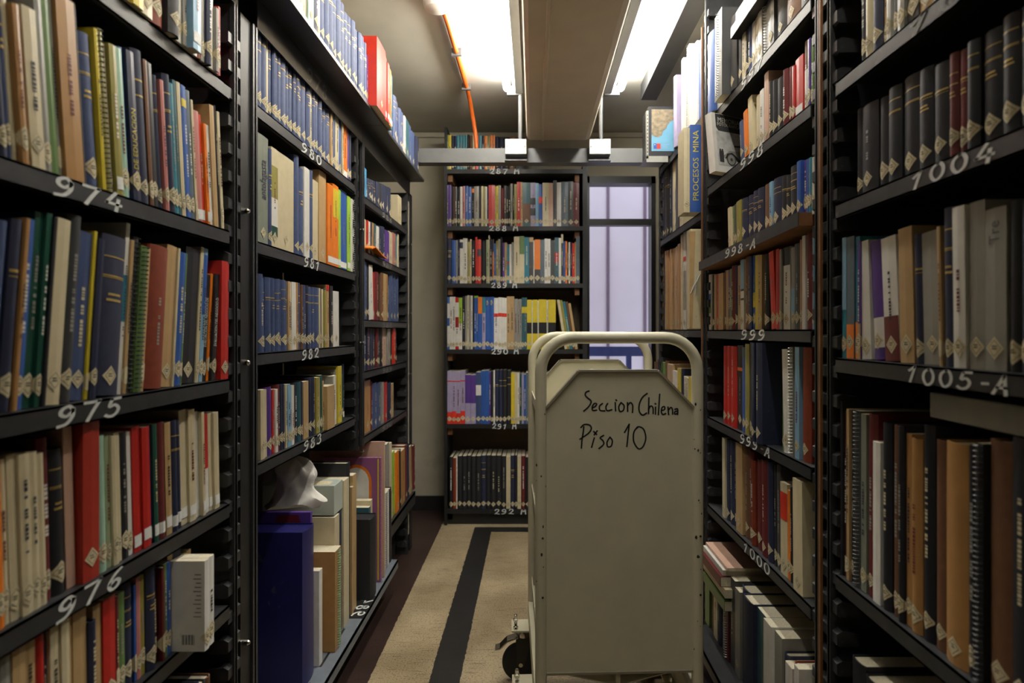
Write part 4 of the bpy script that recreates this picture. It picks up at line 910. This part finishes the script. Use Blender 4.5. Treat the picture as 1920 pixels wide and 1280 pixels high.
# string-tied folder on shelf 996
fo = thing_box('document_folder', bmat('cr', False), .630, .90, 2.475, 2.53, EYE+.0056, EYE+.41, 'cream card folder tied with string on shelf 996', 'folder', .004)
put(fo, 'flap', bmat('tn', False), [(.6285,2.474,EYE+.01),(.640,2.4735,EYE+.01),(.652,2.4735,EYE+.40),(.6285,2.474,EYE+.40)], [(0,1,2,3)])
sm = mat('string_grey', (190,194,190), .8, .1, 90)
i_ = -Vector(fo.location)
m = MB()
m.tube([tuple(Vector(p)+i_) for p in ((.632,2.471,EYE+.150),(.645,2.466,EYE+.185),(.655,2.466,EYE+.200),(.668,2.466,EYE+.225),(.682,2.470,EYE+.238))], .0022, 6)
m.tube([tuple(Vector(p)+i_) for p in ((.651,2.471,EYE+.145),(.652,2.467,EYE+.19),(.653,2.471,EYE+.240))], .0022, 6)
m.tube([tuple(Vector(p)+i_) for p in ((.640,2.470,EYE+.165),(.652,2.464,EYE+.195),(.66,2.466,EYE+.205))], .0022, 6)
m.build('string_tie', sm, fo, smooth=True)
put(fo, 'paper_label', TAPE, [(.656,2.4738,EYE+.035),(.668,2.4738,EYE+.05),(.656,2.4738,EYE+.065),(.644,2.4738,EYE+.05)], [(0,1,2,3)])
fo.location.y += .008
# folders lying on the books of shelf 997
thing_box('lever_folder', bmat('bk', False), .645, .93, 1.56, 2.02, EYE+.952, EYE+.990, 'lower black folder lying flat on the books of shelf 997', 'folder')
thing_box('lever_folder', bmat('br', False), .655, .93, 1.54, 2.00, EYE+.9905, EYE+1.03, 'upper dark brown folder lying flat above shelf 997', 'folder')
thing_box('archive_box', bmat('gy', False), .70, .95, .56, 1.09, EYE-.152, EYE-.108, 'flat grey box lying on top of the books below shelf 1005-A', 'box')
# flat stack at the far end of the lowest right shelf
zz = EYE-.9485
for k, (c, t, dx, dy, lab) in enumerate((('gn',.035,0,0,'green'),('yl',.012,.01,.02,'yellow'),('cr',.03,.0,-.01,'cream'),('dr',.035,-.01,.01,'maroon'),('wh',.02,.0,.015,'white'),('pg',.012,.01,0,'pale pink'))):
    o = thing_box('large_book', bmat(c, False), .645+dx, .90, 2.085+dy, 2.345, zz, zz+t, '%s large book lying flat in the stack at the foot of rack 1000' % lab, 'book', .001, 'flat stack by the trolley')
    put(o, 'pages', PAGES, [(.6465+dx,2.0845+dy,zz+.002),(.898,2.0845+dy,zz+.002),(.898,2.0845+dy,zz+t-.002),(.6465+dx,2.0845+dy,zz+t-.002)], [(0,1,2,3)])
    zz += t+.0006
# things on the grey floor shelf at left
SAGE = mat('sage_card', (168,176,164), .6, .08, 12, wear=(120,118,100), wear_amt=.3)
o = thing_box('storage_box', SAGE, -.96, -.705, 2.185, 2.282, EYE-.654, EYE-.548, 'pale grey green box lying across the folios below shelf 983', 'box')
put(o, 'tape_scrap', TAPE, [(-.80,2.19,EYE-.5475),(-.725,2.20,EYE-.5475),(-.73,2.25,EYE-.5475),(-.79,2.255,EYE-.5475)], [(0,1,2,3)])
put(o, 'crack', INK, [(-.79,2.1845,EYE-.575),(-.752,2.1845,EYE-.579),(-.752,2.1845,EYE-.577),(-.79,2.1845,EYE-.573)], [(0,1,2,3)])
for k in range(2): put(o, 'lid_edge', bmat('lb', False), [(-.96,2.22+.03*k,EYE-.5476),(-.71,2.22+.03*k,EYE-.5476),(-.71,2.225+.03*k,EYE-.5476),(-.96,2.225+.03*k,EYE-.5476)], [(0,1,2,3)])
o = thing_box('magazine', bmat('pu', False), -.98, -.722, 2.000, 2.016, EYE-1.099, EYE-.588, 'purple magazine with a maroon title panel behind the indigo folio', 'magazine', .001)
put(o, 'title_panel', bmat('dr', False), [(-.85,1.9992,EYE-.66),(-.738,1.9992,EYE-.66),(-.762,1.9992,EYE-.596),(-.83,1.9992,EYE-.596)], [(0,1,2,3)])
text_on(o, '¡Únete a Elsa y Anna', bmat('pg', False), -.795, 1.9988, EYE-.629, .0125)
POLKA = bpy.data.materials.new('polka_print'); POLKA.use_nodes = True
nt = POLKA.node_tree; tc = nt.nodes.new('ShaderNodeTexCoord'); vo = nt.nodes.new('ShaderNodeTexVoronoi'); vo.inputs['Scale'].default_value = 55; vo.inputs['Randomness'].default_value = .0
rp = nt.nodes.new('ShaderNodeValToRGB'); rp.color_ramp.interpolation = 'CONSTANT'; rp.color_ramp.elements[0].color = (.42,.22,.38,1); rp.color_ramp.elements[1].position = .28; rp.color_ramp.elements[1].color = (.25,.08,.20,1)
nt.links.new(tc.outputs['Object'], vo.inputs['Vector']); nt.links.new(vo.outputs['Distance'], rp.inputs[0]); nt.links.new(rp.outputs[0], nt.nodes['Principled BSDF'].inputs['Base Color'])
o = thing_box('picture_book', POLKA, -.93, -.668, 2.700, 2.716, EYE-1.099, EYE-.555, 'magenta polka-dot picture book standing below shelf 983', 'book', .001)
def arch(r, m, e, nm):
    cx, cz = -.775, EYE-.66
    pts = [(cx+r*math.cos(a*math.pi/12)*.9, 2.6994-e, cz+r*math.sin(a*math.pi/12)) for a in range(13)]+[(cx-r*.9,2.6994-e,EYE-.85),(cx+r*.9,2.6994-e,EYE-.85)]
    put(o, nm, m, pts, [list(range(len(pts)))])
arch(.075, bmat('orr', False), .0, 'arch_border'); arch(.062, bmat('wh', False), .0004, 'arch_window')
put(o, 'yellow_edge', bmat('yl', False), *quadx(-.682,-.676,2.6992,EYE-1.09,EYE-.56))
thing_box('card_portfolio', bmat('pg', False), -1.0, -.664, 2.752, 2.764, EYE-1.099, EYE-.494, 'large pinkish tan card portfolio standing tallest below shelf 983', 'portfolio', .001)
# white cloth hanging over the folios
def cloth():
    rnd = random.Random(4); n, m_ = 36, 22; vs = []; fs = []
    for i in range(m_+1):
        t = i/m_; z = EYE-.425-t*.168
        prof = (.034+.030*math.sin(min(1, t*1.6)*math.pi/2)+.012*math.sin(t*7))*(1 if t > .1 else .35+.65*(t/.1)**.6)
        for k in range(n):
            a = 2*math.pi*k/n
            r = prof*(1+.13*math.sin(3*a+4*t)+.09*math.sin(5*a-7*t+1)+.05*math.sin(9*a+11*t))
            bx = .055*max(0, 1-abs(t-.86)/.28)*max(0, math.cos(a))
            vs.append((-.835+.025*math.sin(t*3)+r*math.cos(a)*1.05+bx, 2.10+r*math.sin(a)*.62, z-.010*math.sin(2*a+1)*t+.006*math.sin(6*a+8*t)))
    for i in range(m_):
        for k in range(n): fs.append((i*n+k, (i+1)*n+k, (i+1)*n+(k+1)%n, i*n+(k+1)%n))
    fs.append(list(range(n))); fs.append([m_*n+k for k in range(n)][::-1])
    o = MB().add(vs, fs).build('cloth', CLOTH, None, smooth=True)
    tag(o, 'crumpled white cloth draped over the folios below shelf 983', 'cloth')
cloth()
m = MB(); prof = [(2.68,.012),(2.74,.026),(2.80,.018),(2.88,.005),(2.95,-.006)]
vs = []
for yy, dz in prof: vs += [(-.700,yy,EYE+.343+max(dz,.001)),(-.735,yy,EYE+.343+max(dz,.001)+.004),(-.735,yy,EYE+.348+max(dz,.001)+.004),(-.700,yy,EYE+.348+max(dz,.001))]
fs = []
for i in range(len(prof)-1):
    for k in range(4): fs.append((4*i+k, 4*i+(k+1)%4, 4*i+4+(k+1)%4, 4*i+4+k))
fs += [(0,1,2,3),(16,19,18,17)]
o = m.add(vs, fs).build('paper_strip', bmat('orr', False)); tag(o, 'curled orange paper strip on the edge of shelf 987', 'paper')
